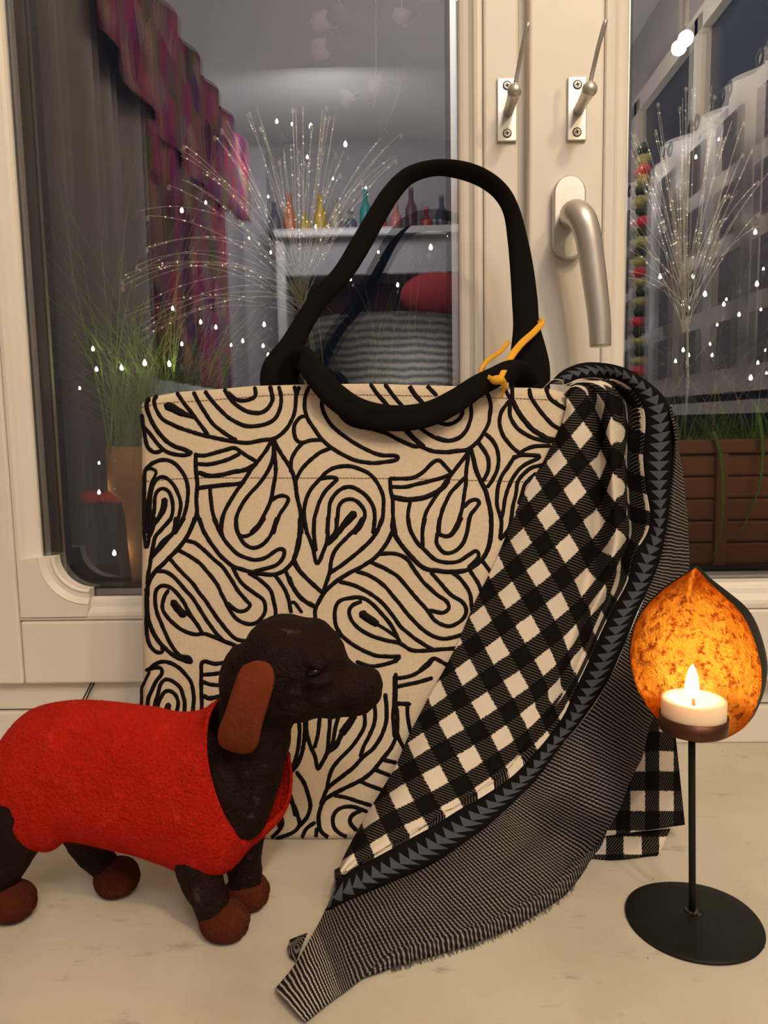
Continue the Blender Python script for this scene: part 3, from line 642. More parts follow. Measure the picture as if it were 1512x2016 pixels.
st(E_, [(140, 450), (200, 430), (320, 410), (370, 450), (360, 520), (280, 620), (220, 740), (170, 860), (140, 1080)], [(180, 440), (260, 360), (380, 320), (500, 345), (620, 410), (720, 510), (800, 620), (830, 740), (845, 870), (835, 1010), (820, 1200)], ([(180, 480), (140, 570), (100, 650), (65, 730), (65, 880), (60, 1100)], 6.5),
   [(235, 1120), (270, 930), (310, 800), (340, 680), (400, 600), (480, 588), (570, 640), (650, 730), (690, 840), (710, 960), (690, 1180)], [(280, 1130), (310, 960), (350, 860), (400, 780), (470, 755), (540, 790), (590, 860), (610, 960), (570, 1160)], ([(465, 960), (440, 1060), (390, 1130)], (14, 12)),
   [(960, 1090), (960, 900), (950, 700), (955, 500), (955, 370), (1000, 320), (1100, 340), (1200, 350), (1500, 290)], [(970, 520), (1150, 500), (1400, 455)], [(980, 620), (1100, 660), (1300, 675)], ([(990, 830), (1080, 870), (1250, 830)], 10))
st(F_, [(215, 60), (230, 200), (235, 300), (220, 450), (190, 570), (130, 670)], [(295, 60), (300, 260), (330, 400), (380, 520), (405, 630), (440, 580), (490, 480), (505, 350), (525, 80)], [(425, 100), (410, 280), (375, 430)], [(610, 100), (565, 270), (540, 400), (490, 490)], ([(740, 140), (690, 220), (630, 300)], (17, 17)), ([(630, 300), (570, 420), (495, 475)], 11),
   [(835, 80), (840, 220), (790, 330), (710, 440), (610, 540), (540, 630), (510, 720), (490, 830)], [(935, 40), (935, 180), (890, 310), (830, 430), (800, 515)], ([(1035, -60), (1045, 150), (1010, 290), (930, 430), (820, 530), (710, 640), (580, 740), (495, 810)], 9.5),
   ([(1130, -250), (1130, 0), (1145, 150), (1140, 300), (1090, 430), (1000, 550), (910, 660), (800, 740), (680, 800), (560, 860), (470, 920), (430, 1000), (410, 1100), (430, 1200), (490, 1260), (560, 1285)], 9.5), [(1145, 300), (1170, 370), (1210, 450)], [(1240, 40), (1245, 180), (1280, 320)], ([(1120, 22), (1260, 30)], 10), [(1010, 545), (1130, 575)], [(935, 635), (1070, 690)], [(800, 748), (900, 790), (1010, 830)], [(560, 880), (680, 900), (800, 940), (900, 970)],
   [(860, 1030), (760, 990), (660, 985), (580, 1020), (545, 1090), (560, 1180), (620, 1240), (720, 1275)], ([(800, 1020), (720, 1070), (705, 1130), (760, 1200)], 10), ([(210, 665), (270, 750), (310, 860), (335, 970), (310, 1070), (235, 1160)], 9.5), [(90, 860), (180, 970), (220, 1070), (230, 1160), (160, 1230), (20, 1280)], [(20, 960), (65, 1080), (70, 1170), (-20, 1270)],
   [(375, 1130), (300, 1190), (250, 1290)], [(395, 1190), (388, 1285)], [(490, 820), (430, 960)])
# flag of the lower right repeat, and repeats of the motif where dog and scarf cover the cloth
st((540, 1290, 1), [(237, 42), (237, 80), (234, 120), (237, 160)], [(237, 46), (270, 40), (300, 22), (312, 8)], [(240, 62), (275, 55), (310, 45)])
for P, w_ in list(ST):
    c = P.mean(0)
    if 300 < c[0] < 560 and 1010 < c[1] < 1260: ST.append((P + np.array([8, 400]), w_))
    if 700 < c[0] < 760 and 880 < c[1] < 1010: pass
mb = MB()
for si, (P, w_) in enumerate(ST):
    w0, w1_ = (w_ if isinstance(w_, tuple) else (w_, w_))
    Q = resample(P, 3.2)
    k = len(Q)
    T = np.gradient(Q, axis=0); T /= np.linalg.norm(T, axis=1)[:, None] + 1e-9
    Nn = np.stack([-T[:, 1], T[:, 0]], 1)
    ww = np.interp(np.linspace(0, 1, k), [0, .3, 1], [w0, w0, w1_])
    jit = np.array([1 + .13 * noise.noise(Vector((si * 3.1, i * .45, .3))) + .05 * random.uniform(-1, 1) for i in range(k)])
    off = np.array([.8 * noise.noise(Vector((si * 5.7, i * .16, 7.3))) for i in range(k)])
    ww = ww * jit * 1.0
    Q = Q + Nn * off[:, None]
    prof = ((-.5, -.0006), (-.40, .0005), (0, .0010), (.40, .0005), (.5, -.0006))
    V = []; ok = []
    for i in range(k):
        x, y = Q[i]
        yt = np.interp(x, TOPL[:, 0], TOPL[:, 1]); yb = np.interp(x, BOTL[:, 0], BOTL[:, 1]) - 3
        ok.append(277 < x < 1116 and yt - 1 < y < yb)
        for a, h in prof: V.append(on_bag_b(x + Nn[i][0] * a * ww[i], y + Nn[i][1] * a * ww[i], h))
    n = len(prof)
    Fq = [[i * n + j, i * n + j + 1, (i + 1) * n + j + 1, (i + 1) * n + j] for i in range(k - 1) if ok[i] and ok[i + 1] for j in range(n - 1)]
    # rounded ends
    V2 = []; 
    for e, i in ((-1, 0), (1, k - 1)):
        if not ok[i]: continue
        b0 = len(V) + len(V2)
        V2.append(on_bag_b(Q[i][0] + e * T[i][0] * ww[i] * .45, Q[i][1] + e * T[i][1] * ww[i] * .45, -.0004))
        for j in range(n - 1): Fq.append([i * n + j, i * n + j + 1, b0] if e > 0 else [i * n + j + 1, i * n + j, b0])
    if Fq: mb.add(V + V2, Fq)
emb = mb.build('embroidery', M['thread'], bag, kind='stuff', label='black swirling embroidered outlines')
# hem stitches
mb = MB()
for line in ([(278, 802), (316, 794), (409, 788), (540, 778), (612, 777), (760, 778), (972, 783), (1100, 788)], [(282, 948), (386, 941), (571, 941), (770, 942), (980, 947), (1060, 950)]):
    Q = resample(line, 7.0)
    for i in range(len(Q) - 1):
        a, b = Q[i], Q[i] + (Q[i + 1] - Q[i]) * .78
        v = [on_bag_b(a[0], a[1] - .8, .0003), on_bag_b(b[0], b[1] - .8, .0003), on_bag_b(b[0], b[1] + .8, .0003), on_bag_b(a[0], a[1] + .8, .0003)]
        mb.add(v, [[0, 1, 2, 3]])
mb.build('hem_stitching', M['seam'], bag, kind='stuff')

# straps
def px_strip(name, pts, mat, parent, th, label=None, n=70, rot=None):
    """pts: (x, y, Y, width_px)"""
    P = cr([at_y(a, b, c) for a, b, c, _ in pts], n)
    W = cr([[wd * pxm(at_y(a, b, c))] for a, b, c, wd in pts], n)[:, 0]
    N = CAM - P; N /= np.linalg.norm(N, axis=1)[:, None]
    if rot is not None:
        T = np.gradient(P, axis=0); T /= np.linalg.norm(T, axis=1)[:, None]
        a = np.interp(np.linspace(0, 1, n), np.linspace(0, 1, len(rot)), rot)
        B = np.cross(T, N); N = N * np.cos(a)[:, None] + B * np.sin(a)[:, None]
    V, Fc = strip(P, W, N, th)
    return mesh(name, V, Fc, mat, parent, label=label)
px_strip('strap', [(553, 775, -.090, 80), (552, 738, -.088, 78), (560, 712, -.086, 68), (575, 680, -.083, 48), (598, 636, -.078, 40), (630, 588, -.074, 38), (674, 540, -.070, 40), (708, 486, -.065, 42), (740, 430, -.060, 40), (770, 382, -.056, 38), (806, 346, -.053, 34), (856, 331, -.052, 32), (905, 335, -.052, 36), (950, 351, -.053, 38), (985, 378, -.055, 36), (1006, 415, -.057, 34), (1018, 470, -.060, 40), (1027, 530, -.064, 46), (1033, 590, -.069, 50), (1036, 640, -.074, 52), (1040, 690, -.080, 70), (1042, 725, -.084, 80), (1042, 770, -.088, 80)],
         M['strap'], bag, .0030, 'rear black strap standing up in an arch', 140, rot=[0, 0, .1, .25, .3, .35, .5, .3, 0, 0, 0])
px_strip('strap', [(566, 770, -.092, 40), (570, 730, -.098, 42), (590, 704, -.108, 44), (606, 712, -.118, 46), (628, 746, -.1225, 48), (660, 780, -.1245, 52), (700, 807, -.1260, 52), (748, 821, -.1270, 52), (800, 823, -.1270, 51), (850, 813, -.1265, 50), (898, 789, -.1255, 48), (938, 762, -.1240, 45), (972, 744, -.1215, 42), (1004, 730, -.115, 42), (1028, 735, -.105, 44), (1040, 760, -.094, 44)],
         M['strap'], bag, .0032, 'front black strap drooping over the bag', 110)
# yellow tape tied round the rear strap
yr = thing('yellow_ribbon', 'thin yellow ribbon knotted around the black strap', 'ribbon', at_y(985, 748, -.128))
px_strip('ribbon_band', [(1062, 630, -.0790, 12), (1066, 637, -.0835, 12), (1050, 655, -.0885, 13), (1028, 675, -.0955, 14), (1010, 697, -.1035, 14), (996, 722, -.1155, 12), (985, 745, -.1270, 11)], M['yellow'], yr, .0009, n=50)
px_strip('ribbon_band', [(1002, 672, -.0715, 8), (985, 692, -.078, 9), (962, 708, -.092, 9), (948, 726, -.108, 8), (950, 735, -.118, 8), (968, 746, -.1270, 10)], M['yellow'], yr, .0009, n=40)
px_strip('ribbon_tail', [(984, 745, -.1285, 12), (990, 752, -.1285, 14), (993, 762, -.1265, 11), (990, 772, -.1240, 7), (988, 783, -.1220, 3)], M['yellow'], yr, .0009, n=30)
P = at_y(979, 748, -.1285); V, Fc = ball(P, .0042, 2, (1.35, .7, .8)); mesh('knot', V, Fc, M['yellow'], yr)

# ------------------------------------------------------------------ scarf
scarf = thing('scarf', 'black and white gingham scarf draped over the bag corner with ribbed reverse', 'scarf', (.1, -.16, 0))
def on_sc(x, y, off): return at_pl(x, y, np.array([0, -.1515 - off, 0]), np.array([0, -1.0, LEAN]))
cent = {(0, 0): (1144, 856), (1, 0): (1095, 907), (2, 0): (1048, 965), (1, 1): (1133, 967), (2, 1): (1080, 1020), (2, 2): (1118, 1081), (3, 1): (1024, 1064), (3, 2): (1062, 1128), (3, 3): (1097, 1192), (4, 2): (1003, 1172), (4, 3): (1041, 1237), (5, 2): (945, 1217), (5, 3): (980, 1281), (6, 3): (916, 1321), (5, 4): (1015, 1348), (6, 4): (953, 1388), (7, 4): (888, 1429), (6, 5): (991, 1457), (8, 4): (823, 1465), (7, 5): (924, 1495), (8, 5): (858, 1532), (9, 5): (793, 1574), (10, 5): (726, 1607), (11, 6): (685, 1704), (10, 6): (752, 1667), (9, 6): (823, 1634), (8, 6): (890, 1592), (7, 6): (957, 1554), (4, 4): (1074, 1301), (5, 5): (1050, 1412), (6, 6): (1018, 1512), (5, 6): (1062, 1462)}
_k = np.array(list(cent.keys()), float); _p = (np.array(list(cent.values()), float) - np.array([950, 1280])) / 300
def _poly(p):
    x, y = p[..., 0], p[..., 1]
    return np.stack([np.ones_like(x), x, y, x * x, x * y, y * y, x ** 3, x * x * y, x * y * y, y ** 3], -1)
_co = np.linalg.lstsq(_poly(_p), _k, rcond=None)[0]
def uv_flat(x, y): return (_poly((np.array([x, y], float) - np.array([950, 1280])) / 300)) @ _co
# rows: L, K, B points; g = how far the cloth stands in front of the bag's plane
rows = [
 ((1110, 776), (1112, 757), (1081, 754), .002, -5.0), ((1116, 785), (1146, 744), (1112, 727), .003, -4.7), ((1117, 795), (1190, 744), (1160, 713), .004, -4.4), ((1114, 806), (1225, 753), (1230, 724), .006, -4.0),
 ((1108, 828), (1255, 780), (1290, 763), .008, -3.55), ((1098, 849), (1269, 815), (1320, 802), .009, -3.15), ((1085, 877), (1269, 862), (1329, 850), .010, -2.65), ((1066, 915), (1266, 905), (1326, 903), .010, -2.15),
 ((1038, 959), (1271, 957), (1321, 954), .010, -1.5), ((1011, 1018), (1279, 1010), (1317, 1005), .011, -.7), ((985, 1082), (1274, 1048), (1308, 1064), .011, -.05), ((960, 1135), (1247, 1095), (1298, 1106), .012, .45),
 ((931, 1193), (1234, 1148), (1284, 1150), .013, .85), ((907, 1251), (1200, 1210), (1258, 1198), .015, 1.6), ((882, 1303), (1168, 1280), (1230, 1268), .018, 2.5), ((843, 1374), (1133, 1355), (1192, 1350), .022, 3.4),
 ((803, 1451), (1107, 1412), (1142, 1424), .027, 4.15), ((779, 1508), (1064, 1470), (1100, 1474), .032, 5.15), ((750, 1556), (1000, 1535), (1052, 1538), .038, 6.3), ((722, 1602), (895, 1600), (965, 1621), .048, 8.0),
 ((700, 1642), (800, 1656), (866, 1692), .058, 9.35), ((677, 1686), (712, 1702), (758, 1740), .068, 10.6), ((659, 1730), (664, 1730), (640, 1798), .075, 11.3)]
V1 = np.array([(1122, 765), (1135, 762), (1150, 768), (1160, 778), (1168, 795), (1174, 822), (1178, 860), (1180, 910), (1180, 960), (1179, 1010), (1176, 1070), (1166, 1115), (1152, 1170), (1136, 1225), (1112, 1285), (1075, 1360)], float)
R2 = np.array([(1124, 758), (1140, 752), (1168, 752), (1190, 764), (1200, 785), (1203, 815), (1204, 860), (1206, 908), (1208, 958), (1212, 1010), (1214, 1060), (1204, 1105), (1188, 1160), (1160, 1215), (1134, 1283), (1098, 1358)], float)
V2_ = np.array([(1120, 757), (1143, 748), (1180, 748), (1210, 760), (1226, 785), (1232, 815), (1233, 862), (1231, 906), (1233, 958), (1236, 1010), (1238, 1055), (1222, 1099), (1206, 1154), (1178, 1213), (1150, 1281), (1115, 1356)], float)
G = []; 
for i, (L, K, B, g, uk) in enumerate(rows):
    L, K, B = map(lambda q: np.array(q, float), (L, K, B))
    up = 1.0 if i < 12 else max(0.0, 1 - (i - 11) / 5)    # strength of the pleats
    tp = min(1.0, i / 5)
    if i < 16:
        v1, r2, v2 = V1[i], R2[i], V2_[i]
    else:
        v1, r2, v2 = L + (K - L) * .62, L + (K - L) * .76, L + (K - L) * .88
    a1 = L + (v1 - L) * .30; a2 = L + (v1 - L) * .80
    k0 = v2 + (K - v2) * .05
    fl = lambda p: uv_flat(p[0], p[1])
    uK = np.array([uk, 5.86])
    uvR = np.array([-1 + (r2[1] - 849) / 110, 1 + (r2[1] - 849) / 110])
    s_ = np.clip((i - 12) / 4, 0, 1)
    uvR = uvR * (1 - s_) + fl(r2) * s_
    if i >= 16:
        uvV2, uvk0, uvR = fl(v2), fl(k0), fl(r2)
        s2 = 1.0; uvL, uva1, uva2, uvv1 = fl(L), fl(a1), fl(a2), fl(v1)
    else:
        uvL, uva1, uva2, uvv1 = fl(L), fl(a1), fl(a2), fl(v1)
        t_ = np.clip((i - 11) / 5, 0, 1)
        uvV2 = (uvR + np.array([-.3, .45])) * (1 - t_) + fl(v2) * t_
        uvk0 = (uK + np.array([.25, -.75])) * (1 - t_) + fl(k0) * t_
    offs = [g * .55, g + .004, g + .004, g - .008 * up * tp, g + .010 * tp, g - .010 * up * tp, g - .008 * up * tp, g + .006 * tp, g + .010 * tp]
    if i > 11: k_ = np.clip((i - 11) / 5, 0, 1); sm = g + np.array([-.45 * g, -.001, .003, .005, .006, .006, .006, .006, .010]); offs = list(np.array(offs) * (1 - k_) + sm * k_)
    if i < 3: offs = [.002, .003, .003, .003, .003, .002, .002, .000, -.006]
    pts = [L, a1, a2, v1, r2, v2, k0, K, B]
    uvs = [uvL, uva1, uva2, uvv1, uvR, uvV2, uvk0, uK, uK]
    G.append([np.concatenate([on_sc(p[0], p[1], o_), u_]) for p, o_, u_ in zip(pts, offs, uvs)])
G = np.array(G)                                   # rows x 9 x 5
NR = 190
Gc = cr(G[:, :8], NR)                              # along the length
Gc = np.moveaxis(cr(np.moveaxis(Gc, 1, 0), 130), 0, 1)
def ripple(P, amp, f): 
    return np.array([[q + np.array([0, -amp * noise.noise(Vector((float(q[0]) * f, float(q[1]) * f, float(q[2]) * f))), 0]) for q in r] for r in P])
P = ripple(Gc[..., :3], .0012, 45)
P[..., 2] = np.maximum(P[..., 2], .0015)
chk = mesh('checked_side', P.reshape(-1, 3), grid_faces(NR, 130), M['check'], scarf, uv=Gc[..., 3:].reshape(-1, 2), label='black and white checked face of the scarf')
modifier(chk, 'SOLIDIFY', thickness=.0010, offset=1)
# border band
Kc = P[:, -1]; Bc = cr(G[:, 8, :3], NR)
w_ = np.linspace(0, 1, 12)[None, :, None]
Pb = Kc[:, None] * (1 - w_) + Bc[:, None] * w_
Pb = Pb + np.array([0, -1, 0]) * (.0025 * np.sin(np.pi * w_))
mid = Pb[:, 6]; Ls = np.concatenate([[0], np.cumsum(np.linalg.norm(np.diff(mid, axis=0), axis=1))])
Pb[..., 2] = np.maximum(Pb[..., 2], .0015)
uvB = np.stack([np.broadcast_to((Ls / .0066)[:, None], (NR, 12)), np.broadcast_to(np.linspace(0, 1, 12)[None], (NR, 12))], -1)
bd = mesh('border_band', Pb.reshape(-1, 3), grid_faces(NR, 12), M['border'], scarf, uv=uvB.reshape(-1, 2), label='black border with grey triangles')
modifier(bd, 'SOLIDIFY', thickness=.0010, offset=1)
# ribbed reverse
ribs = [((1318, 798), (1322, 806), .015, .008), ((1329, 850), (1334, 869), .020, .006), ((1326, 903), (1342, 917), .020, 0), ((1321, 954), (1349, 971), .020, -.004), ((1317, 1005), (1354, 1022), .021, -.006), ((1308, 1064), (1356, 1072), .021, -.006), ((1298, 1106), (1357, 1112), .022, -.006),
 ((1271, 1174), (1352, 1205), .025, -.004), ((1234, 1260), (1325, 1315), .028, 0), ((1192, 1350), (1283, 1420), .032, .010), ((1142, 1424), (1264, 1490), .037, .022), ((1100, 1474), (1240, 1540), .042, .034), ((1052, 1538), (1212, 1608), .048, .046),
 ((1005, 1583), (1160, 1684), None, None), ((965, 1621), (1107, 1742), None, None), ((916, 1657), (1054, 1781), None, None), ((866, 1692), (985, 1818), None, None), ((808, 1720), (924, 1843), None, None), ((758, 1740), (843, 1868), None, None), ((702, 1762), (775, 1888), None, None), ((664, 1780), (734, 1913), None, None), ((640, 1798), (694, 1941), None, None), ((606, 1855), (655, 1970), None, None), ((576, 1905), (625, 1994), None, None), ((541, 1946), (603, 2013), None, None)]
Rg = []
offB = np.interp(np.arange(25), [12, 16, 21], [.048, .068, .085])
for i, (B, S_, ob, os_) in enumerate(ribs):
    if ob is not None:
        b3, s3 = on_sc(*B, ob), on_sc(*S_, os_)
    else:
        b3 = on_sc(*B, offB[i]) if i <= 21 else at_z(B[0], B[1], .012 - .003 * (i - 21))
        s3 = at_z(S_[0], S_[1], .0022)
    row = [b3]
    toC = lambda q: (CAM - q) / np.linalg.norm(CAM - q)
    low = 1.0 if 12 <= i else 0.0
    am = .010 if i < 9 else (.012 if i < 20 else .007)
    for t_, h in ((.18, .75), (.38, 1.0), (.56, .62 if low and i < 20 else 1.0), (.78, .85), (.92, .5)):
        q = b3 + (s3 - b3) * t_; row.append(q + toC(q) * am * h)
    row.append(s3); Rg.append(row)
Rg = np.array(Rg)
NRr, NCr = 230, 40
Rc = cr(Rg, NRr); Rc = np.moveaxis(cr(np.moveaxis(Rc, 1, 0), NCr), 0, 1)
Rc = ripple(Rc, .0014, 55)
Rc[..., 2] = np.maximum(Rc[..., 2], .0016)
ml = Rc.mean(1); Lr = np.concatenate([[0], np.cumsum(np.linalg.norm(np.diff(ml, axis=0), axis=1))]); Lr = Lr / Lr[-1] * 218
uvR_ = np.stack([np.broadcast_to(Lr[:, None], (NRr, NCr)), np.broadcast_to(np.linspace(0, 1, NCr)[None], (NRr, NCr))], -1)
rb = mesh('ribbed_side', Rc.reshape(-1, 3), grid_faces(NRr, NCr), M['rib'], scarf, uv=uvR_.reshape(-1, 2), label='grey ribbed reverse of the scarf')
modifier(rb, 'SOLIDIFY', thickness=.0010, offset=1)
# narrow frayed edge strip folded out under the ribbed side
E0 = Rc[118:196, -1]; k = len(E0)
fl = []
for i in range(k):
    a = E0[i] + np.array([0, .004, .006]); b = E0[i] + np.array([.004, -.004, .001]) + np.array([.0012 * noise.noise(Vector((i * .35, 0, 0))), -.0014 * noise.noise(Vector((i * .3, 4, 0))), 0])
    a[2] = max(a[2], .003); b[2] = .0015
    tp_ = min(1.0, i / 12, (k - 1 - i) / 16); b = E0[i] * (1 - tp_) + b * tp_; a = E0[i] * (1 - tp_) + a * tp_
    fl.append([a, a * .5 + b * .5 + np.array([.0012, -.001, .0022]) * tp_, b])
fl = np.array(fl)
uvF = np.stack([np.broadcast_to(Lr[118:118 + k][:, None], (k, 3)), np.broadcast_to(np.linspace(0, .12, 3)[None], (k, 3))], -1)
fo = mesh('frayed_edge', fl.reshape(-1, 3), grid_faces(k, 3), M['rib'], scarf, uv=uvF.reshape(-1, 2))
modifier(fo, 'SOLIDIFY', thickness=.0010, offset=0)
mb = MB()
for i in range(260):
    p = fl[14 + min(k - 26, int(random.random() ** .8 * (k - 25)))][2] + np.array([random.uniform(-.0008, .0008), random.uniform(-.0008, .0008), random.uniform(0, .001)])
    L_ = random.uniform(.0010, .0032); d_ = np.array([random.uniform(-.3, .6), -1, 0]); d_ /= np.linalg.norm(d_)
    q = p + d_ * L_; q[2] = .0004; wv = np.array([.00017, 0, .0001])
    mb.add([p - wv, p + wv, q + wv * .5, q - wv * .5], [[0, 1, 2, 3]])
mb.build('fringe', M['fringe'], scarf, kind='stuff')
# hanging back end of the scarf, right
def quad_patch(cor, nr, nc, uvf, wave):
    out, uv = [], []
    for i in range(nr):
        for j in range(nc):
            a, b = j / (nc - 1), i / (nr - 1)
            tl, tr, brr, bll = cor
            p = [(tl[c] * (1 - a) + tr[c] * a) * (1 - b) + (bll[c] * (1 - a) + brr[c] * a) * b for c in range(3)]
            q = at_y(p[0], p[1], p[2] + wave * math.sin(a * 7 + b) * b); q[2] = max(q[2], .0012)
            out.append(q); uv.append(uvf(p[0], p[1]))
    return out, uv
V, uv = quad_patch(((1215, 1330, -.125), (1322, 1380, -.118), (1348, 1624, -.165), (1150, 1652, -.175)), 40, 40, lambda x, y: ((x - 1311) / 56, (y - 1499) / 78), .004)
bp = mesh('hanging_end', V, grid_faces(40, 40), M['check'], scarf, uv=uv, label='checked end of the scarf hanging on the right'); modifier(bp, 'SOLIDIFY', thickness=.0012, offset=0)
V, uv = quad_patch(((1150, 1648, -.170), (1320, 1632, -.160), (1294, 1688, -.179), (1130, 1696, -.182)), 14, 40, lambda x, y: ((x - 1245) / 70 , (y - 1655) / 70 - .15), .002)
bp = mesh('turned_hem', V, grid_faces(14, 40), M['check'], scarf, uv=uv); modifier(bp, 'SOLIDIFY', thickness=.0012, offset=0)
# small turned corner at the tail and a stray thread
P = [at_y(606, 1836, -.262), at_y(588, 1842, -.266), at_y(570, 1850, -.270), at_y(566, 1866, -.274), at_y(572, 1882, -.279), at_y(584, 1892, -.281), at_y(592, 1868, -.272), at_y(582, 1862, -.273)]
V = [(q[0], q[1], max(q[2], .0012)) for q in P]
o = mesh('tail_corner', V, [[0, 1, 7, 6], [1, 2, 3, 7], [7, 3, 4], [7, 4, 5, 6]], M['rib'], scarf, uv=[(i * .8, .1) for i in range(len(V))]); modifier(o, 'SOLIDIFY', thickness=.001)
P = cr([at_y(x, y, Y) for x, y, Y in ((1050, 765, -.117), (1066, 766, -.122), (1078, 756, -.126), (1088, 748, -.126), (1104, 748, -.126), (1111, 760, -.124), (1114, 775, -.120))], 40)
V, Fc = tube(P, .00025, 5); mesh('stray_thread', V, Fc, M['wax'], scarf)

# ------------------------------------------------------------------ dachshund figure
dog = thing('dog_figurine', 'dark brown toy dachshund with rust ears wearing a red felt coat', 'dog figurine', (-.16, -.235, 0))
def dY(x): return -.222 - .024 * (x / 560.0)
def dp(x, y, dy=0.0): return at_y(x, y, dY(x) + dy)
mb = MB()
def blob(x, y, rx, ry, rY, dy=0.0, rot=0.0):
    c = dp(x, y, dy); s = pxm(c); v, f = ball((0, 0, 0), 1, 3)
    o = []
    for p in v:
        a, b = p[0] * rx * s, p[2] * ry * s
        o.append((c[0] + a * math.cos(rot) - b * math.sin(rot), c[1] + p[1] * rY, c[2] + a * math.sin(rot) + b * math.cos(rot)))
    mb.add(o, f)
def limb(pts, n=24):
    """pts: x, y, dy, r_px"""
    P = cr([np.append(dp(a, b, c), r) for a, b, c, r in pts], n)
    for q in P:
        r = q[3] * pxm(q[:3]); v, f = ball(q[:3], r, 2); mb.add(v, f)
# trunk
for x, t_, b_ in ((50, 1440, 1620), (100, 1405, 1625), (160, 1398, 1620), (220, 1400, 1625), (280, 1408, 1640), (340, 1416, 1655), (400, 1415, 1672), (450, 1430, 1650)):
    blob(x, (t_ + b_) / 2, 62, (b_ - t_) / 2 - 8, .024)
limb([(470, 1590, 0, 66), (492, 1520, 0, 64), (504, 1460, 0, 70), (512, 1400, 0, 72), (535, 1345, 0, 80)], 22)
# head
blob(566, 1302, 96, 92, .031); blob(530, 1345, 92, 84, .028); blob(604, 1292, 74, 74, .028); blob(585, 1362, 72, 56, .025)
blob(645, 1292, 38, 40, .022); blob(636, 1340, 70, 64, .024)
limb([(640, 1345, 0, 60), (680, 1350, 0, 52), (696, 1354, 0, 50), (713, 1354, 0, 44)], 20); blob(488, 1338, 58, 78, .022); blob(470, 1400, 40, 60, .020)
blob(733, 1340, 19, 24, .0115); blob(648, 1388, 50, 20, .014); blob(700, 1388, 34, 18, .011)
blob(622, 1302, 26, 10, .007, -.0235, -.3)              # brow over the eye
blob(628, 1340, 30, 9, .006, -.0225, .1)                # lower lid
# legs
limb([(372, 1640, -.012, 52), (388, 1700, -.015, 44), (406, 1755, -.016, 40), (428, 1812, -.016, 36)], 22)
limb([(476, 1630, .012, 48), (478, 1690, .014, 38), (484, 1740, .014, 33), (487, 1758, .014, 28)], 20)
limb([(58, 1560, -.010, 74), (40, 1620, -.014, 62), (18, 1680, -.017, 48), (-6, 1735, -.017, 34), (12, 1770, -.017, 30)], 24)
limb([(150, 1590, .012, 60), (172, 1640, .015, 46), (186, 1680, .016, 36), (212, 1712, .016, 28)], 20)
body = mesh('body', mb.v, mb.f, M['dog'], dog, label='dark brown hide-like body and head')
modifier(body, 'REMESH', mode='VOXEL', voxel_size=.0016, use_smooth_shade=True)
modifier(body, 'SMOOTH', factor=.6, iterations=9)
tx = bpy.data.textures.new('hide_wrinkle', 'CLOUDS'); tx.noise_scale = .016; tx.noise_depth = 3
modifier(body, 'DISPLACE', texture=tx, strength=.0042, mid_level=.5, texture_coords='LOCAL')
# paws
def paw(x, y, rx, ry, dy, rot=0.0, seams=3):
    c = dp(x, y, dy); s = pxm(c)
    v, f = ball((0, 0, 0), 1, 4); o = []
    for p in v:
        p = np.array(p); p /= np.linalg.norm(p)
        a, b, d = p[0], p[2], p[1]
        if b < -.55: b = -.55 - (-.55 - b) * .45          # flattened sole
        tuck = 1 - .13 * sum(math.exp(-((d - dd) * 8) ** 2) for dd in (-.35, 0.05, .45)) * max(0, a)   # toe creases
        a *= tuck
        X_, Z_ = a * rx * s, b * ry * s
        o.append((c[0] + X_ * math.cos(rot) - Z_ * math.sin(rot), c[1] + d * .0135 * (1 + .1 * a), c[2] + X_ * math.sin(rot) + Z_ * math.cos(rot)))
    zmin = min(p[2] for p in o)
    o = [(p[0], p[1], p[2] - zmin + .0003) for p in o] if abs(zmin) < .012 else o
    return mesh('paw', o, f, M['paw'], dog, label='chestnut felt paw')
paw(443, 1812, 51, 40, -.016, -.05); paw(487, 1754, 46, 36, .014); paw(20, 1768, 52, 42, -.017); paw(229, 1708, 46, 40, .016, .1)
# ear
ear = np.array([(485, 1309), (511, 1301), (533, 1310), (540, 1335), (531, 1376), (517, 1422), (508, 1462), (492, 1481), (460, 1479), (434, 1466), (430, 1440), (444, 1402), (459, 1355), (471, 1323)], float)
E2 = cr(ear, 56, closed=True); ce = E2.mean(0)
def ear_y(x, y, d): return dY(x) - .0285 - .0055 * math.sin(np.clip((y - 1300) / 180, 0, 1) * math.pi) + d
V = []; rings = [(1.0, .004), (1.02, .0015), (1.0, -.001), (.94, -.0025), (.7, -.0032), (.35, -.0034)]
for s_, d_ in rings:
    for p in E2: q = ce + (p - ce) * s_; V.append(at_y(q[0], q[1], ear_y(q[0], q[1], d_)))
V.append(at_y(ce[0], ce[1], ear_y(ce[0], ce[1], -.0034)))
n = len(E2); Fc = [[i * n + j, i * n + (j + 1) % n, (i + 1) * n + (j + 1) % n, (i + 1) * n + j] for i in range(len(rings) - 1) for j in range(n)]
Fc += [[(len(rings) - 1) * n + j, (len(rings) - 1) * n + (j + 1) % n, len(V) - 1] for j in range(n)]
mesh('ear', V, Fc, M['ear'], dog, label='rust brown felt ear')
Vf_ = [(p[0], 2 * dY(485) - p[1], p[2]) for p in V]
mesh('ear', Vf_, [q[::-1] for q in Fc], M['ear'], dog, label='rust brown felt ear')
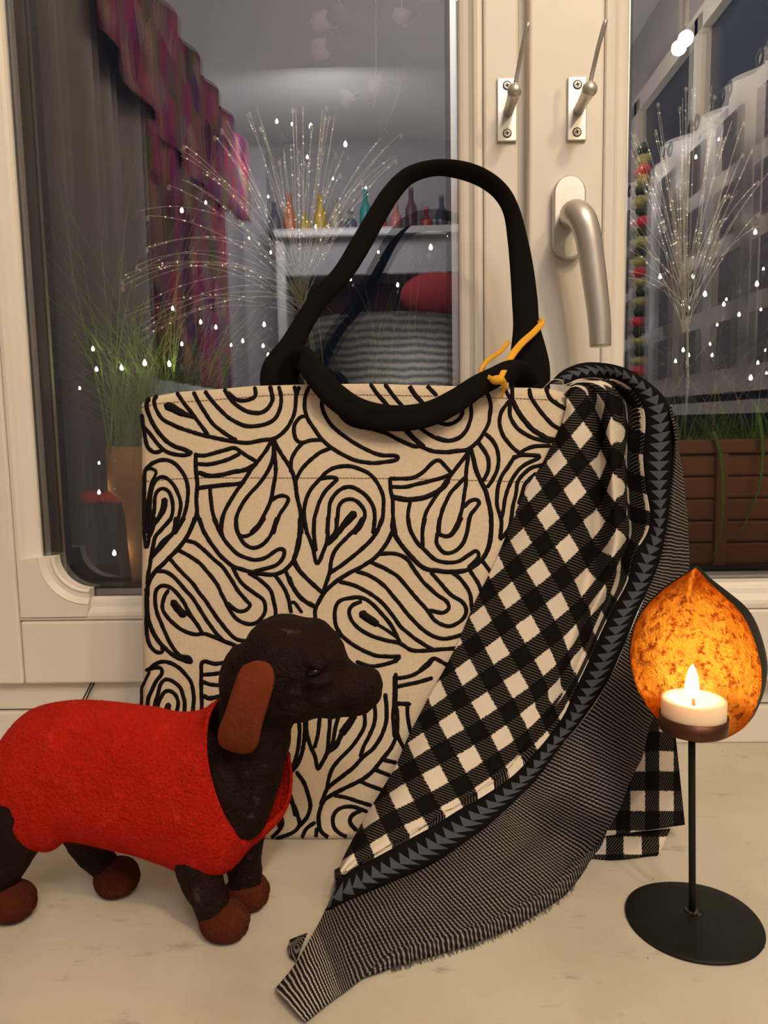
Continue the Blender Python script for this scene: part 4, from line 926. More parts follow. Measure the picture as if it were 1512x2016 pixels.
# eyes, nose
for sgn in (-1, 1):
    c = dp(617, 1322, sgn * .0268); s = pxm(c); v, f = ball((0, 0, 0), 1, 3)
    o = [(c[0] + (p[0] * math.cos(.25) - p[2] * .45 * math.sin(-.25)) * 15 * s, c[1] + p[1] * .003, c[2] + (p[0] * math.sin(.12) + p[2] * .55) * 15 * s) for p in v]
    mesh('eye', o, f, M['eye'], dog, label='glossy black eye')
c = dp(741, 1343, 0); s = pxm(c); v, f = ball(c, 13 * s, 3, (.8, 1.3, .9)); mesh('nose', v, f, M['dog'], dog)
# coat: rings of top / near / bottom / far
Yw = .0305
coat = []
def ring(top, bot, near, far, nw=Yw, fw=Yw, pn=1.0):
    t3, b3 = dp(*top), dp(*bot); c = (t3 + b3) / 2
    n3, f3 = dp(near[0], near[1], -nw), dp(far[0], far[1], fw)
    n3[2] = at_y(near[0], near[1], dY(near[0]))[2]; f3[2] = at_y(far[0], far[1], dY(far[0]))[2]
    n3[0] = at_y(near[0], near[1], dY(near[0]))[0]; f3[0] = at_y(far[0], far[1], dY(far[0]))[0]
    out = []
    for k in range(48):
        a = 2 * math.pi * k / 48; cs, sn = math.cos(a), math.sin(a)
        e = .86
        u_, w__ = abs(cs) ** e, abs(sn) ** e
        out.append(c + u_ * ((t3 if cs > 0 else b3) - c) + w__ * ((n3 if sn > 0 else f3) - c))
    return out
for x, t_, b_, wd in ((7, 1492, 1590, .016), (14, 1452, 1606, .0215), (30, 1424, 1628, .0265), (60, 1402, 1642, .0295), (90, 1391, 1650, .0305), (118, 1386, 1654, .0305), (148, 1383, 1634, .0305), (190, 1384, 1636, .0305), (240, 1389, 1648, .0305), (290, 1398, 1662, .0305), (340, 1406, 1680, .0305), (375, 1406, 1692, .0305)):
    m_ = (t_ + b_) / 2 + (15 if x > 20 else 0)
    coat.append(ring((x, t_), (x, b_), (x, m_), (x, m_), wd, wd))
coat.append(ring((400, 1402), (432, 1704), (405, 1560), (425, 1555)))
coat.append(ring((416, 1390), (475, 1684), (424, 1555), (490, 1540), .0300, .029))
coat.append(ring((428, 1382), (500, 1648), (436, 1525), (545, 1525), .0270, .025))
coat.append(ring((434, 1376), (498, 1630), (440, 1500), (556, 1516), .0252, .022))
coat = np.array(coat)
Cc = cr(coat, 90)
nk = 48
V = Cc.reshape(-1, 3).copy()
for i in range(len(V)):
    p = V[i]; V[i] = p + np.array([0, 1, 0]) * .0012 * noise.noise(Vector((p[0] * 60, p[1] * 60, p[2] * 60))) + np.array([0, 0, 1]) * .0010 * noise.noise(Vector((p[0] * 50 + 9, p[1] * 50, p[2] * 50)))
# belly is open between the legs; keep the band at the bottom of the rings out there
Fc = []
for i in range(89):
    for j in range(nk):
        Fc.append([i * nk + j, i * nk + (j + 1) % nk, (i + 1) * nk + (j + 1) % nk, (i + 1) * nk + j])
Fc.append([j for j in range(nk)][::-1])
ct = mesh('felt_coat', V, Fc, M['redfelt'], dog, label='bright red felt coat')
modifier(ct, 'SOLIDIFY', thickness=.0018, offset=0)
# coat flap in front of the near foreleg
# fuzz
mb = MB()
for _ in range(9000):
    i, j = random.randrange(0, 88), random.randrange(nk)
    a = V[i * nk + j] * .5 + V[(i + 1) * nk + (j + 1) % nk] * .5 + (V[i * nk + (j + 1) % nk] - V[i * nk + j]) * random.uniform(-.5, .5)
    cc = Cc[i].mean(0); nrm = a - cc; nrm /= np.linalg.norm(nrm) + 1e-9
    d_ = nrm * .45 + np.array([random.uniform(-1.4, 1.4), random.uniform(-1, 1), random.uniform(-1.4, 1.0)]); d_ /= np.linalg.norm(d_)
    L_ = random.uniform(.0012, .0034); sd_ = np.cross(d_, nrm); sd_ = sd_ / (np.linalg.norm(sd_) + 1e-9) * .00007
    p = a + nrm * .0009
    mb.add([p - sd_, p + sd_, p + d_ * L_ + nrm * .0004], [[0, 1, 2]])
mb.build('felt_fuzz', M['redfelt'], dog, kind='stuff', smooth=False)

# ------------------------------------------------------------------ candle holder
bc = (.1727 - .0045, -.2448, 0)
bc = at_z(1366, 1812, 0.001); bc = np.array([bc[0], -.2448, 0])
ch = thing('candle_holder', 'black iron candle stand with a gold leaf shaped bowl on a rod', 'candle holder', bc)
V, Fc = lathe([(.0005, .0030), (.010, .0029), (.030, .0024), (.0372, .0019), (.0383, .0012), (.0380, .0002)], (bc[0], bc[1], 0), 64, capt=False)
V = [(p[0], p[1], max(.0002, p[2] + .0006 * math.sin(3 * math.atan2(p[1] - bc[1], p[0] - bc[0])) * (math.hypot(p[0] - bc[0], p[1] - bc[1]) / .038))) for p in V]
bo = mesh('base', V, Fc, M['iron'], ch)
foot = at_z(1363, 1795, .003)
YC = foot[1]
top = at_y(1362, 1458, YC)
V, Fc = tube([foot + (top - foot) * k for k in np.linspace(0, 1, 10)], .0020, 14); mesh('rod', V, Fc, M['iron'], ch)
mbw = MB()
for _ in range(16):
    a = random.uniform(0, 6.28); r_ = random.uniform(.0015, .0042); v, f = ball((foot[0] + r_ * math.cos(a), foot[1] + r_ * math.sin(a), .0028 + random.uniform(0, .0012)), random.uniform(.0008, .0016), 1); mbw.add(v, f)
mbw.build('weld_bead', M['weld'], ch, kind='stuff')
out_ = np.array([(1370, 1117), (1335, 1141), (1307, 1160), (1278, 1188), (1261, 1210), (1249, 1237), (1241, 1275), (1242, 1310), (1251, 1346), (1265, 1376), (1283, 1402), (1307, 1428), (1335, 1449), (1367, 1461), (1401, 1461), (1424, 1456), (1455, 1440), (1473, 1423), (1488, 1393), (1497, 1362), (1500, 1327), (1493, 1286), (1476, 1237), (1454, 1201), (1423, 1171), (1391, 1141)], float)
O2 = np.concatenate([cr(np.concatenate([out_, out_[:1]]), 105)[:-1]])
bn = np.array([-.15, -.98, -.02]); bn /= np.linalg.norm(bn)
bo_ = np.array([.74, .67, -.02]); bo_ /= np.linalg.norm(bo_)
p0 = at_y(1370, 1300, YC + .004); cpx = np.array([1370., 1306.])
Oo = np.array([at_pl(x, y, p0, bn) for x, y in O2]); cc = at_pl(*cpx, p0, bn)
DEP = .034
def bowl(scale, dep, push):
    V = []
    ss = [1.0, .99, .975, .955, .92, .85, .76, .65, .52, .38, .24, .1]
    for s_ in ss:
        for p in Oo:
            q_ = cc + (p - cc) * s_ * scale - bn * (.027 * (1 - s_ ** 2.2) ** .85 + push)
            if dep:
                a_ = (p[0] - cc[0]) / .042; wt = max(0.0, min(1.0, (a_ + .75) / 1.5)); wt = wt * wt * (3 - 2 * wt)
                q_ = q_ + bo_ * (dep * (1 - s_ ** 8) ** .5 * wt)
            V.append(q_)
    V.append(V[-len(Oo):][0] * .5 + V[-len(Oo) // 2] * .5)
    n = len(Oo); F2 = [[i * n + j, (i + 1) * n + j, (i + 1) * n + (j + 1) % n, i * n + (j + 1) % n] for i in range(len(ss) - 1) for j in range(n)]
    F2 += [[(len(ss) - 1) * n + j, len(V) - 1, (len(ss) - 1) * n + (j + 1) % n] for j in range(n)]
    return V, F2
Vi, Fi = bowl(1.0, 0.0, 0.0)
mesh('gold_lining', Vi, [q[::-1] for q in Fi], M['gold'], ch, label='crinkled gold leaf inside of the bowl')
Vo, Fo = bowl(1.010, .026, .0014)
n = len(Oo)
mbo = MB(); mbo.add(Vo, Fo)
mbo.add([*Vi[:n], *Vo[:n]], [[j, (j + 1) % n, n + (j + 1) % n, n + j] for j in range(n)])
mbo.build('leaf_bowl', M['iron'], ch, label='black iron back of the leaf shaped bowl')
tc = at_y(1366, 1372, YC - .004)          # centre of the candle's top rim
sc_ = pxm(tc); TR = 61 * sc_
zt = tc[2]; zb = at_y(1366, 1461, YC - .004 - TR)[2] + .002; hc = at_y(1366, 1430, YC - .004 - TR)[2] - zb
# cup (an open ring with a floor)
V, Fc = lathe([(.0005, .0), (TR + .0006, .0), (TR + .0010, .0006), (TR + .0012, hc + .0019), (TR + .0006, hc + .0020), (TR + .0003, .0012)], (tc[0], tc[1], zb - .0020), 56)
mesh('candle_cup', V, Fc, M['rust'], ch, label='copper brown cup holding the tealight')
tl = thing('tealight', 'lit ivory LED tealight in the gold bowl', 'candle', (tc[0], tc[1], zb))
h = zt - zb
V, Fc = lathe([(.0005, .0004), (TR - .0006, .0004), (TR, .0010), (TR, h - .0010), (TR - .0008, h - .0002), (TR * .86, h), (TR * .74, h - .0004), (TR * .68, h - .0018), (TR * .62, h - .0034), (TR * .3, h - .0042), (.0003, h - .0044)], (tc[0], tc[1], zb - .0006), 56)
mesh('wax_body', V, Fc, M['wax'], tl)
fb = at_y(1363, 1372, tc[1]); fs = pxm(fb)
V, Fc = tube([(tc[0], tc[1], zt - .0046), (tc[0] - .0002, tc[1], zt + .001), (fb[0], tc[1], fb[2] + .001)], [.0011, .0008, .0007], 8); mesh('wick', V, Fc, M['wick'], tl)
H = 66 * fs
prof = [(.0002, 0), (.62, .03), (.9, .10), (1.0, .22), (.98, .38), (.86, .55), (.66, .73), (.42, .87), (.2, .95), (.02, 1.0)]
V, Fc = lathe([(r_ * 13 * fs if r_ > .01 else .0002, z_ * H) for r_, z_ in prof], (fb[0] - .0004, tc[1], fb[2]), 24); mesh('flame', V, Fc, M['flame'], tl)

# ------------------------------------------------------------------ outside the panes
ZL = 0.098
boxo('trim_4', -0.60, 0.85, .062, .42, ZL - .04, ZL, M['darkwood'], kind='structure', label='dark outer ledge carrying the plants')
def blades(n, c, spread, h0, h1, lean, wd=.0011, seed=1, droop=.4):
    rnd = random.Random(seed); mb = MB()
    for _ in range(n):
        a = rnd.uniform(0, 6.283); r_ = spread[0] * math.sqrt(rnd.random()); b0 = np.array([c[0] + r_ * math.cos(a), c[1] + spread[1] * math.sin(a) * rnd.random(), c[2]])
        L_ = rnd.uniform(h0, h1); az = rnd.uniform(0, 6.283); le = rnd.uniform(.1, 1) * lean
        dx, dy_ = math.cos(az) * le, math.sin(az) * le * .5
        P = [b0 + np.array([dx * L_ * t * (.4 + t), dy_ * L_ * t * (.4 + t), L_ * (t - droop * le * t * t)]) for t in np.linspace(0, 1, 7)]
        for q in P: q[1] = max(q[1], .066)
        sd_ = np.array([-math.sin(az) * .5 + .5, math.cos(az) * .3, 0]); sd_ /= np.linalg.norm(sd_) + 1e-9
        V = []
        for i, q in enumerate(P): wv = sd_ * wd * (1 - i / 6.3); V += [q - wv, q + wv]
        mb.add(V, [[2 * i, 2 * i + 1, 2 * i + 3, 2 * i + 2] for i in range(6)])
    return mb
# terracotta pot, left
pr = at_y(217, 882, .14); py = .155
pc_x = at_y(217, 900, py)[0] + .062
zr = at_y(250, 880, .10)[2]
pot = thing('flower_pot', 'terracotta flower pot of long grass outside the left pane', 'flower pot', (pc_x, py, ZL))
Hh = zr - ZL
V, Fc = lathe([(.001, .0), (.040, .0), (.042, .002), (.0470, Hh * .60), (.0500, Hh * .68), (.062, Hh * .74), (.0625, Hh * .97), (.061, Hh), (.056, Hh), (.054, Hh * .9), (.001, Hh * .9)], (pc_x, py, ZL), 48); mesh('pot', V, Fc, M['terra'], pot)
g_ = blades(420, (pc_x, py, zr - .006), (.05, .05), .06, .20, 1.0, .0011, 3).build('grass', M['grass'], pot, kind='stuff', smooth=False)
g_ = blades(40, (pc_x - .02, py - .03, zr - .006), (.04, .03), .18, .34, .75, .0010, 5, .2).build('grass', M['grass'], pot, kind='stuff', smooth=False)
# dark wooden crate left of it
cx_ = at_y(180, 900, .26)[0]
crt = thing('wooden_post', 'dark wooden post behind the terracotta pot', 'post', (cx_, .27, ZL))
zt_ = at_y(215, 640, .25)[2]
boxo('post', cx_, cx_ + .045, .33, .37, ZL, zt_, M['darkwood'], crt, bev=.002)
rb_ = thing('red_bow', 'small red cloth bow beside the terracotta pot', 'bow', at_y(205, 980, .16))
for sgn in (-1, 1):
    c = at_y(203 + sgn * 22, 978, .15); v, f = ball(c, .014, 3, (1, .5, .55)); mesh('loop', v, f, M['redcloth'], rb_)
v, f = ball(at_y(203, 980, .148), .006, 2); mesh('knot', v, f, M['redcloth'], rb_)
# long planter across the middle and right
YP = .115
z_pr = at_y(1440, 865, YP)[2]
x0p, x1p = at_y(560, 800, YP)[0], .62
pl = thing('planter_box', 'brown slatted planter box full of grass outside the right pane', 'planter', ((x0p + x1p) / 2, YP + .07, ZL))
nsl = 7; hs = (z_pr - .014 - ZL) / nsl
for k in range(nsl):
    boxo('slat', x0p + .004, x1p, YP + .004, YP + .012, ZL + k * hs, ZL + (k + 1) * hs - .0012, M['planter'], pl, bev=.0025)
boxo('rim', x0p, x1p + .004, YP - .002, YP + .014, z_pr - .014, z_pr, M['planter'], pl, bev=.002)
for xx in (x0p + .07, at_y(1408, 1000, YP)[0], x1p - .05):
    boxo('batten', xx, xx + .012, YP - .0015, YP + .004, ZL, z_pr - .014, M['planter'], pl, bev=.001)
boxo('rear_board', x0p + .004, x1p, YP + .13, YP + .14, ZL, z_pr, M['planter'], pl)
boxo('end_board', x0p, x0p + .008, YP + .012, YP + .13, ZL, z_pr, M['planter'], pl)
boxo('soil', x0p + .008, x1p, YP + .012, YP + .13, z_pr - .02, z_pr - .010, M['soil'], pl)
for k in range(9):
    xx = x0p + (x1p - x0p) * (k + .5) / 9
    blades(150, (xx, YP + .06, z_pr - .012), (.05, .05), .03, .075, 1.2, .0011, 20 + k, .55).build('grass', M['grass'], pl, kind='stuff', smooth=False)
blades(60, (.25, YP + .06, z_pr - .012), (.16, .04), .10, .20, .9, .0008, 51, .3).build('grass', M['grass2'], pl, kind='stuff', smooth=False)
blades(60, (-.02, YP + .06, z_pr - .012), (.07, .04), .12, .26, .7, .0010, 52, .2).build('grass', M['grass'], pl, kind='stuff', smooth=False)
for k, (pts) in enumerate(([(1405, 850), (1418, 890), (1424, 960), (1418, 1050), (1398, 1110)], [(1490, 800), (1502, 870), (1497, 950), (1480, 1000), (1452, 1065)])):
    Q = cr([at_y(x, y, YP - .006 - .004 * i) for i, (x, y) in enumerate(pts)], 24)
    V, Fc = strip(Q, np.linspace(.0045, .0008, 24), np.array([0, -1, 0.1]), .0005); mesh('grass_blade', V, Fc, M['grass'], pl)
# mossy cone
c0 = at_y(520, 605, .20); s = pxm(c0)
cn = thing('moss_cone', 'tiny dark moss tree ornament beside the glittering twigs', 'ornament', c0)
V, Fc = lathe([(.001, 0), (18 * s, .002), (14 * s, 25 * s), (8 * s, 45 * s), (.5 * s, 62 * s)], c0, 20)
V = [tuple(np.array(p) + np.array([random.uniform(-1, 1), random.uniform(-1, 1), random.uniform(-1, 1)]) * .0015) for p in V]
mesh('cone', V, Fc, M['moss'], cn, smooth=False)
# its support: a jar on the planter
jt = c0[2]
V, Fc = lathe([(.001, z_pr - jt - .01), (.0022, z_pr - jt - .01), (.0022, -.002), (.001, 0)], c0, 10); mesh('stick', V, Fc, M['darkwood'], cn)

# glittering twig sprays
def spray(name, label, base, Y0, ends, seed, zfoot):
    rnd = random.Random(seed)
    b3 = at_y(base[0], base[1], Y0)
    t = thing(name, label, 'decoration', (b3[0], b3[1], zfoot))
    V, Fc = tube([(b3[0], b3[1], zfoot), (b3[0] + .003, b3[1], (zfoot + b3[2]) / 2), b3], .0016, 8); mesh('stem', V, Fc, M['wire'], t)
    wires, beads, micro = MB(), MB(), MB()
    dropm = None
    bv, bf = ball((0, 0, 0), 1, 1)
    for (ex, ey, up) in ends:
        for rep in range(rnd.choice((2, 3, 3))):
            e = at_y(ex + rnd.uniform(-16, 16), ey + rnd.uniform(-16, 16), Y0 + rnd.uniform(-.05, .04))
            e[1] = max(e[1], .07)
            b0 = b3 + np.array([rnd.uniform(-.006, .006), rnd.uniform(-.004, .004), rnd.uniform(-.02, .03)])
            mid_ = (b0 + e) / 2 + np.array([0, 0, up * np.linalg.norm(e - b0) * rnd.uniform(.8, 1.2)])
            ts = np.linspace(0, 1, 16)[:, None]
            Q = (1 - ts) ** 2 * b0 + 2 * ts * (1 - ts) * mid_ + ts ** 2 * e
            v, f = tube(Q, .00052, 4, False); wires.add(v, f)
            L_ = int(np.linalg.norm(e - b0) / .0042)
            for kk in range(L_):
                tt = .25 + .75 * (kk + rnd.random()) / max(1, L_)
                if tt > 1 or rnd.random() < .25: continue
                p = (1 - tt) ** 2 * b0 + 2 * tt * (1 - tt) * mid_ + tt ** 2 * e
                r_ = rnd.uniform(.0005, .0011)
                (micro if rnd.random() < .22 else beads).add([p + np.array(q) * r_ for q in bv], bf)
            if rep == 0:
                v, f = ball((0, 0, 0), 1, 2)
                if dropm is None:
                    d = mesh('glass_drop', [np.array(q) * np.array([.0022, .0022, .0030]) + root_loc(t) for q in v], f, M['drop'], t); dropm = d.data
                else:
                    d = bpy.data.objects.new('glass_drop', dropm); COL.objects.link(d); d.parent = t
                d.location = [float(c) for c in (e - np.array([0, 0, .003]) - root_loc(t))]
    wires.build('wire', M['wire'], t, kind='stuff'); beads.build('glitter', M['drop'], t, kind='stuff'); micro.build('micro_light', M['micro'], t, kind='stuff')
    return t
spray('twig_spray', 'glittering wire twig spray arching behind the left pane', (592, 590), .19,
      [(247, 545, .30), (255, 575, .27), (262, 520, .32), (265, 650, .22), (258, 620, .25), (268, 690, .2), (300, 480, .3), (275, 430, .3), (345, 365, .25), (355, 300, .22), (420, 275, .18), (400, 330, .2), (448, 240, .12), (495, 215, .08), (520, 250, .05), (545, 300, .03), (590, 215, .02), (610, 250, .0), (650, 212, .02), (640, 215, .02), (575, 280, .0), (605, 310, .0), (665, 310, .15), (680, 355, .2), (780, 305, .2), (775, 268, .18), (718, 365, .15), (690, 420, .1)], 4, z_pr - .012)
spray('twig_spray', 'glittering wire twig spray arching behind the right pane', (1352, 620), .19,
      [(1225, 235, .12), (1250, 250, .1), (1285, 265, .1), (1290, 205, .05), (1350, 200, .0), (1365, 180, .0), (1395, 178, .0), (1415, 250, .05), (1420, 265, .05), (1450, 230, .1), (1470, 290, .1), (1500, 350, .15), (1215, 400, .2), (1225, 470, .2), (1215, 540, .25), (1495, 430, .2), (1310, 330, .0), (1330, 360, .0), (1440, 390, .1)], 9, z_pr - .012)

# fairy lights
fm = None
def string(name, label, pts, Y0, seed, zend):
    global fm
    rnd = random.Random(seed)
    P = [at_y(x, y, Y0 + rnd.uniform(-.02, .03)) for x, y in pts]
    t = thing(name, label, 'fairy lights', P[0])
    V, Fc = tube(cr(P, len(P) * 8), .00035, 5); mesh('wire', V, Fc, M['cord'], t)
    for p, (x, y) in zip(P, pts):
        if fm is None:
            v, f = lathe([(.0001, .0042), (.0010, .0030), (.0018, .0012), (.0020, 0), (.0016, -.0014), (.0006, -.002), (.0001, -.0021)], (0, 0, 0), 10)
            o = mesh('bulb', np.array(v) + root_loc(t), f, M['fairy'], t); fm = o.data
        else:
            o = bpy.data.objects.new('bulb', fm); COL.objects.link(o); o.parent = t
        o.location = [float(c) for c in (p - root_loc(t))]
        k = rnd.choice((.55, .7, .8, 1.0)); o.scale = (k, k, k)
    return t
string('fairy_lights', 'string of warm fairy lights in the left pot grass', [(225, 1090), (195, 970), (195, 912), (157, 765), (190, 728), (240, 725), (183, 688), (285, 716), (333, 718), (358, 678), (340, 608), (395, 635), (425, 645), (455, 680), (478, 672), (520, 640), (518, 682), (528, 700)], .095, 2, ZL)
string('fairy_lights', 'string of warm fairy lights through the tall twigs', [(405, 400), (358, 415), (490, 470), (533, 498), (528, 388), (575, 245), (612, 250), (545, 240), (605, 310), (680, 285), (655, 352), (720, 370), (622, 447)], .20, 5, ZL)
string('fairy_lights', 'string of warm fairy lights behind the arched strap', [(620, 720), (690, 550), (745, 497), (783, 562), (848, 488), (883, 465), (905, 640)], .21, 6, ZL)
string('fairy_lights', 'string of warm fairy lights in the right pane', [(1300, 545), (1365, 545), (1345, 600), (1357, 608), (1388, 580), (1430, 590), (1487, 458), (1370, 310), (1415, 275), (1455, 620)], .22, 8, ZL)

string('fairy_lights', 'string of small lights added low in the right pane for the sparkle of the mirror squares', [(1330, 712), (1345, 690), (1356, 700), (1398, 678), (1402, 700), (1412, 640), (1425, 600), (1490, 560), (1503, 530), (1498, 610), (1507, 690), (1492, 715), (1509, 735), (1478, 745)], .20, 12, ZL)  # bulbs added to stand for glints on the mirror squares
# leaf garlands; the lilac leaves are reflections built as solid copies
def leaf_shape(c, rx, rz, ang, mat, parent, rnd):
    pts = []
    for i in range(20):
        a = 2 * math.pi * i / 20; r_ = 1 + .05 * math.sin(7 * a); x_, z_ = rx * math.cos(a) * r_, rz * math.sin(a) * r_ * (1 - .35 * math.cos(a))
        pts.append((x_ * math.cos(ang) - z_ * math.sin(ang), .001 * math.sin(3 * a), x_ * math.sin(ang) + z_ * math.cos(ang)))
    V = [tuple(c + np.array(p)) for p in pts] + [tuple(c + np.array([0, -.0015, 0]))]
    o = mesh('leaf', V, [[i, (i + 1) % 20, 20] for i in range(20)], mat, parent); modifier(o, 'SOLIDIFY', thickness=.0005)
    return o
def garland(label, items, Y0, xs):
    rnd = random.Random(3)
    t = thing('leaf_garland', label, 'hanging decoration', at_y(xs, -60, Y0))
    P = [at_y(xs, -330, Y0)] + [at_y(x, y, Y0) for x, y, *_ in items]
    V, Fc = tube(cr(P, 30), .0002, 4); mesh('thread', V, Fc, M['wire'], t)
    for x, y, rx, rz, an, mt in items:
        c = at_y(x, y, Y0 + rnd.uniform(-.003, .003)); s = pxm(c); leaf_shape(c, rx * s, rz * s, an, M[mt], t, rnd)
garland('garland of two round leaves and their built reflections hanging high in the left pane', [(668, 30, 26, 20, -.5, 'leafb'), (636, 40, 26, 19, .4, 'leafrefl'), (666, 86, 25, 20, -.4, 'leafb'), (636, 95, 25, 20, .3, 'leafrefl')], .085, 655)
garland('garland of a dark leaf and its built reflection at the top edge of the left pane', [(790, 30, 18, 15, .3, 'leafrefl'), (845, 10, 28, 16, .1, 'leafb')], .085, 840)
garland('garland of small leaves and their built reflections hanging low in the left pane', [(740, 168, 24, 12, 1.2, 'leafrefl'), (722, 190, 16, 20, .2, 'leafb'), (683, 193, 15, 17, .2, 'leafrefl'), (787, 155, 10, 18, .1, 'leafb'), (755, 262, 7, 24, .3, 'leafb')], .085, 735)

# ------------------------------------------------------------------ the rest of the room (mirrored in the panes)
def mir(p): return np.array([p[0], 2 * GY - p[1], p[2]])
SPOT = tuple(mir(at_y(1350, 76, 1.25)))
def vx(x, y, Xw): return mir(at_x(x, y, Xw))
def vy(x, y, Yv): return mir(at_y(x, y, Yv))
M['curtain'] = simple('taupe_curtain_cloth', (0.36, 0.33, 0.325), 0.9, var=0.2, vscale=5)
M['sheer'] = simple('white_sheer_curtain', (0.72, 0.70, 0.72), 0.8, var=0.1, vscale=6)
def mk_textile():
    q = NT('striped_patchwork_textile'); u, v, _ = q.xyz(q.coord('UV'))
    vo = q.n('ShaderNodeTexVoronoi'); vo.inputs['Scale'].default_value = 1.0
    mp = q.n('ShaderNodeCombineXYZ'); q.l(q.math('MULTIPLY', u, 60.0), mp.inputs[0]); q.l(q.math('MULTIPLY', v, 6.0), mp.inputs[1]); q.l(mp.outputs[0], vo.inputs[0])
    r_ = q.xyz(vo.outputs['Color'])[0]
    c = q.ramp(r_, [(0.0, (0.02, 0.012, 0.03)), (0.2, (0.30, 0.02, 0.14)), (0.4, (0.12, 0.13, 0.03)), (0.55, (0.09, 0.02, 0.14)), (0.7, (0.30, 0.22, 0.17)), (0.88, (0.34, 0.04, 0.09))])
    q.set(color=c, rough=0.9); return q.m
M['textile'] = mk_textile()
M['nightglass'] = simple('dark_blue_night_window', (0.012, 0.022, 0.05), 0.15, spec=0.5)
M['shelf'] = simple('white_shelf', (0.66, 0.64, 0.66), 0.5)
def cloth(name, label, cat, fn, nr, nc, mat, uvs=(1, 1)):
    V = [fn(j / (nc - 1), i / (nr - 1)) for i in range(nr) for j in range(nc)]
    o = mesh(name, V, grid_faces(nr, nc), mat, None, uv=[(j / (nc - 1) * uvs[0], i / (nr - 1) * uvs[1]) for i in range(nr) for j in range(nc)])
    modifier(o, 'SOLIDIFY', thickness=.004); return tag(o, label, cat)
XL = -.78
def cur(a, b):
    y = -(.10 + a * 1.75); f = .035 * math.sin(a * 62) + .015 * math.sin(a * 29)
    return (XL - .05 + f, y, 1.70 - b * 2.5)
cloth('curtain', 'long taupe curtain on the side wall, mirrored in the left pane', 'curtain', cur, 6, 260, M['curtain'])
def tex1(a, b):
    y = -(1.35 + a * 1.85); f = .02 * math.sin(a * 40)
    return (XL + .03 + f, y, 1.66 - b * (.36 + .1 * math.sin(a * 3)))
cloth('wall_hanging', 'wide patchwork textile valance, mirrored in the left pane', 'textile', tex1, 8, 140, M['textile'], (1, .6))
def tex2(a, b):
    y = -(1.75 + a * 1.05); f = .03 * math.sin(a * 36)
    return (XL + .0 + f, y, 1.60 - b * 1.15)
cloth('wall_hanging', 'long purple patchwork textile drop, mirrored in the left pane', 'textile', tex2, 8, 120, M['textile'], (.8, 1.8))
# back wall: panel, shelf, bottles, red cushion, basket
YB = RY0
def bpx(x, y, d=0.0): return mir(at_y(x, y, 2 * GY - YB - d))
a, b = bpx(530, 455), bpx(905, 155)
boxo('wall_panel_board', a[0], b[0], YB, YB + .02, a[2], b[2], simple('pale_grey_panel', (0.36, 0.34, 0.36), .7), None, bev=.003); tag(bpy.data.objects['wall_panel_board'], 'pale grey panel above the shelf at the far wall', 'panel')
a, b = bpx(545, 480, .3), bpx(1000, 448, .3)
cab = thing('sideboard', 'white sideboard under the row of bottles at the far wall', 'sideboard', ((a[0] + b[0]) / 2, YB + .2, RZ0))
boxo('top', a[0], b[0], YB + .004, YB + .40, b[2] - .04, b[2], M['shelf'], cab, bev=.004)
a2 = bpx(545, 545, .3)
boxo('apron', a[0] + .05, b[0], YB + .004, YB + .34, a2[2], b[2] - .041, simple('grey_apron', (.36, .35, .38), .5), cab)
boxo('side_panel', a[0], a[0] + .05, YB + .004, YB + .36, RZ0, b[2] - .041, M['shelf'], cab)
boxo('side_panel', b[0] - .05, b[0], YB + .004, YB + .36, RZ0, a2[2], M['shelf'], cab)
boxo('back_board', a[0] + .05, b[0] - .05, YB + .004, YB + .02, RZ0, a2[2], simple('dark_red_back', (.09, .012, .012), .7), cab)
ztop = b[2]
cols = [(.10, .10, .12), (.45, .12, .04), (.42, .30, .06), (.50, .33, .03), (.30, .28, .22), (.08, .10, .14), (.02, .22, .20), (.42, .06, .05), (.45, .16, .14), (.10, .04, .05), (.36, .05, .04), (.06, .06, .08), (.42, .10, .03)]
names = ['black', 'rust', 'ochre', 'yellow', 'grey', 'slate', 'teal', 'red', 'pink', 'maroon', 'crimson', 'charcoal', 'orange']
for k, (c, nmz) in enumerate(zip(cols, names)):
    x_ = bpx(540 + k * 30, 440, .2)[0]; hh = .20 + .06 * math.sin(k * 2.3)
    t = thing('bottle', nmz + ' bottle in the row on the far white sideboard', 'bottle', (x_, YB + .2, ztop), 'bottles on the sideboard')
    mt = simple(nmz + '_bottle', c, .35)
    V, Fc = lathe([(.001, 0), (.033, 0), (.035, .01), (.035, hh * .55), (.014, hh * .75), (.013, hh * .88)], (x_, YB + .2, ztop), 16, capt=True); mesh('bottle_body', V, Fc, mt, t)
    V, Fc = lathe([(.015, hh * .88), (.015, hh), (.001, hh)], (x_, YB + .2, ztop), 12); mesh('cap', V, Fc, mt, t)
c = bpx(700, 600, .6); cu = thing('cushion', 'red cushion leaning under the far sideboard', 'cushion', (c[0], YB + .45, RZ0))
c = bpx(860, 580, .5); v, f = ball((c[0], YB + .50, c[2]), .20, 3, (1, .4, .62)); mesh('cover', v, f, simple('dark_red_cushion', (.26, .015, .02), .8), cu)
c = bpx(760, 690, .8); bk_ = thing('wicker_basket', 'grey wicker basket in front of the far sideboard', 'basket', (c[0], YB + .8, RZ0))
q = NT('wicker_weave'); wv_ = q.n('ShaderNodeTexWave'); wv_.bands_direction = 'Z'; wv_.inputs['Scale'].default_value = 9; wv_.inputs['Distortion'].default_value = 3; q.l(q.coord(), wv_.inputs[0])
q.set(color=q.mix(wv_.outputs[1], (.03, .027, .025), (.16, .14, .12)), rough=.8)
V, Fc = lathe([(.25, RZ0 - c[2]), (.38, -.05), (.40, .14), (.37, .14), (.33, -.05)], (c[0], YB + .8, c[2]), 32); mesh('basket', V, Fc, q.m, bk_)
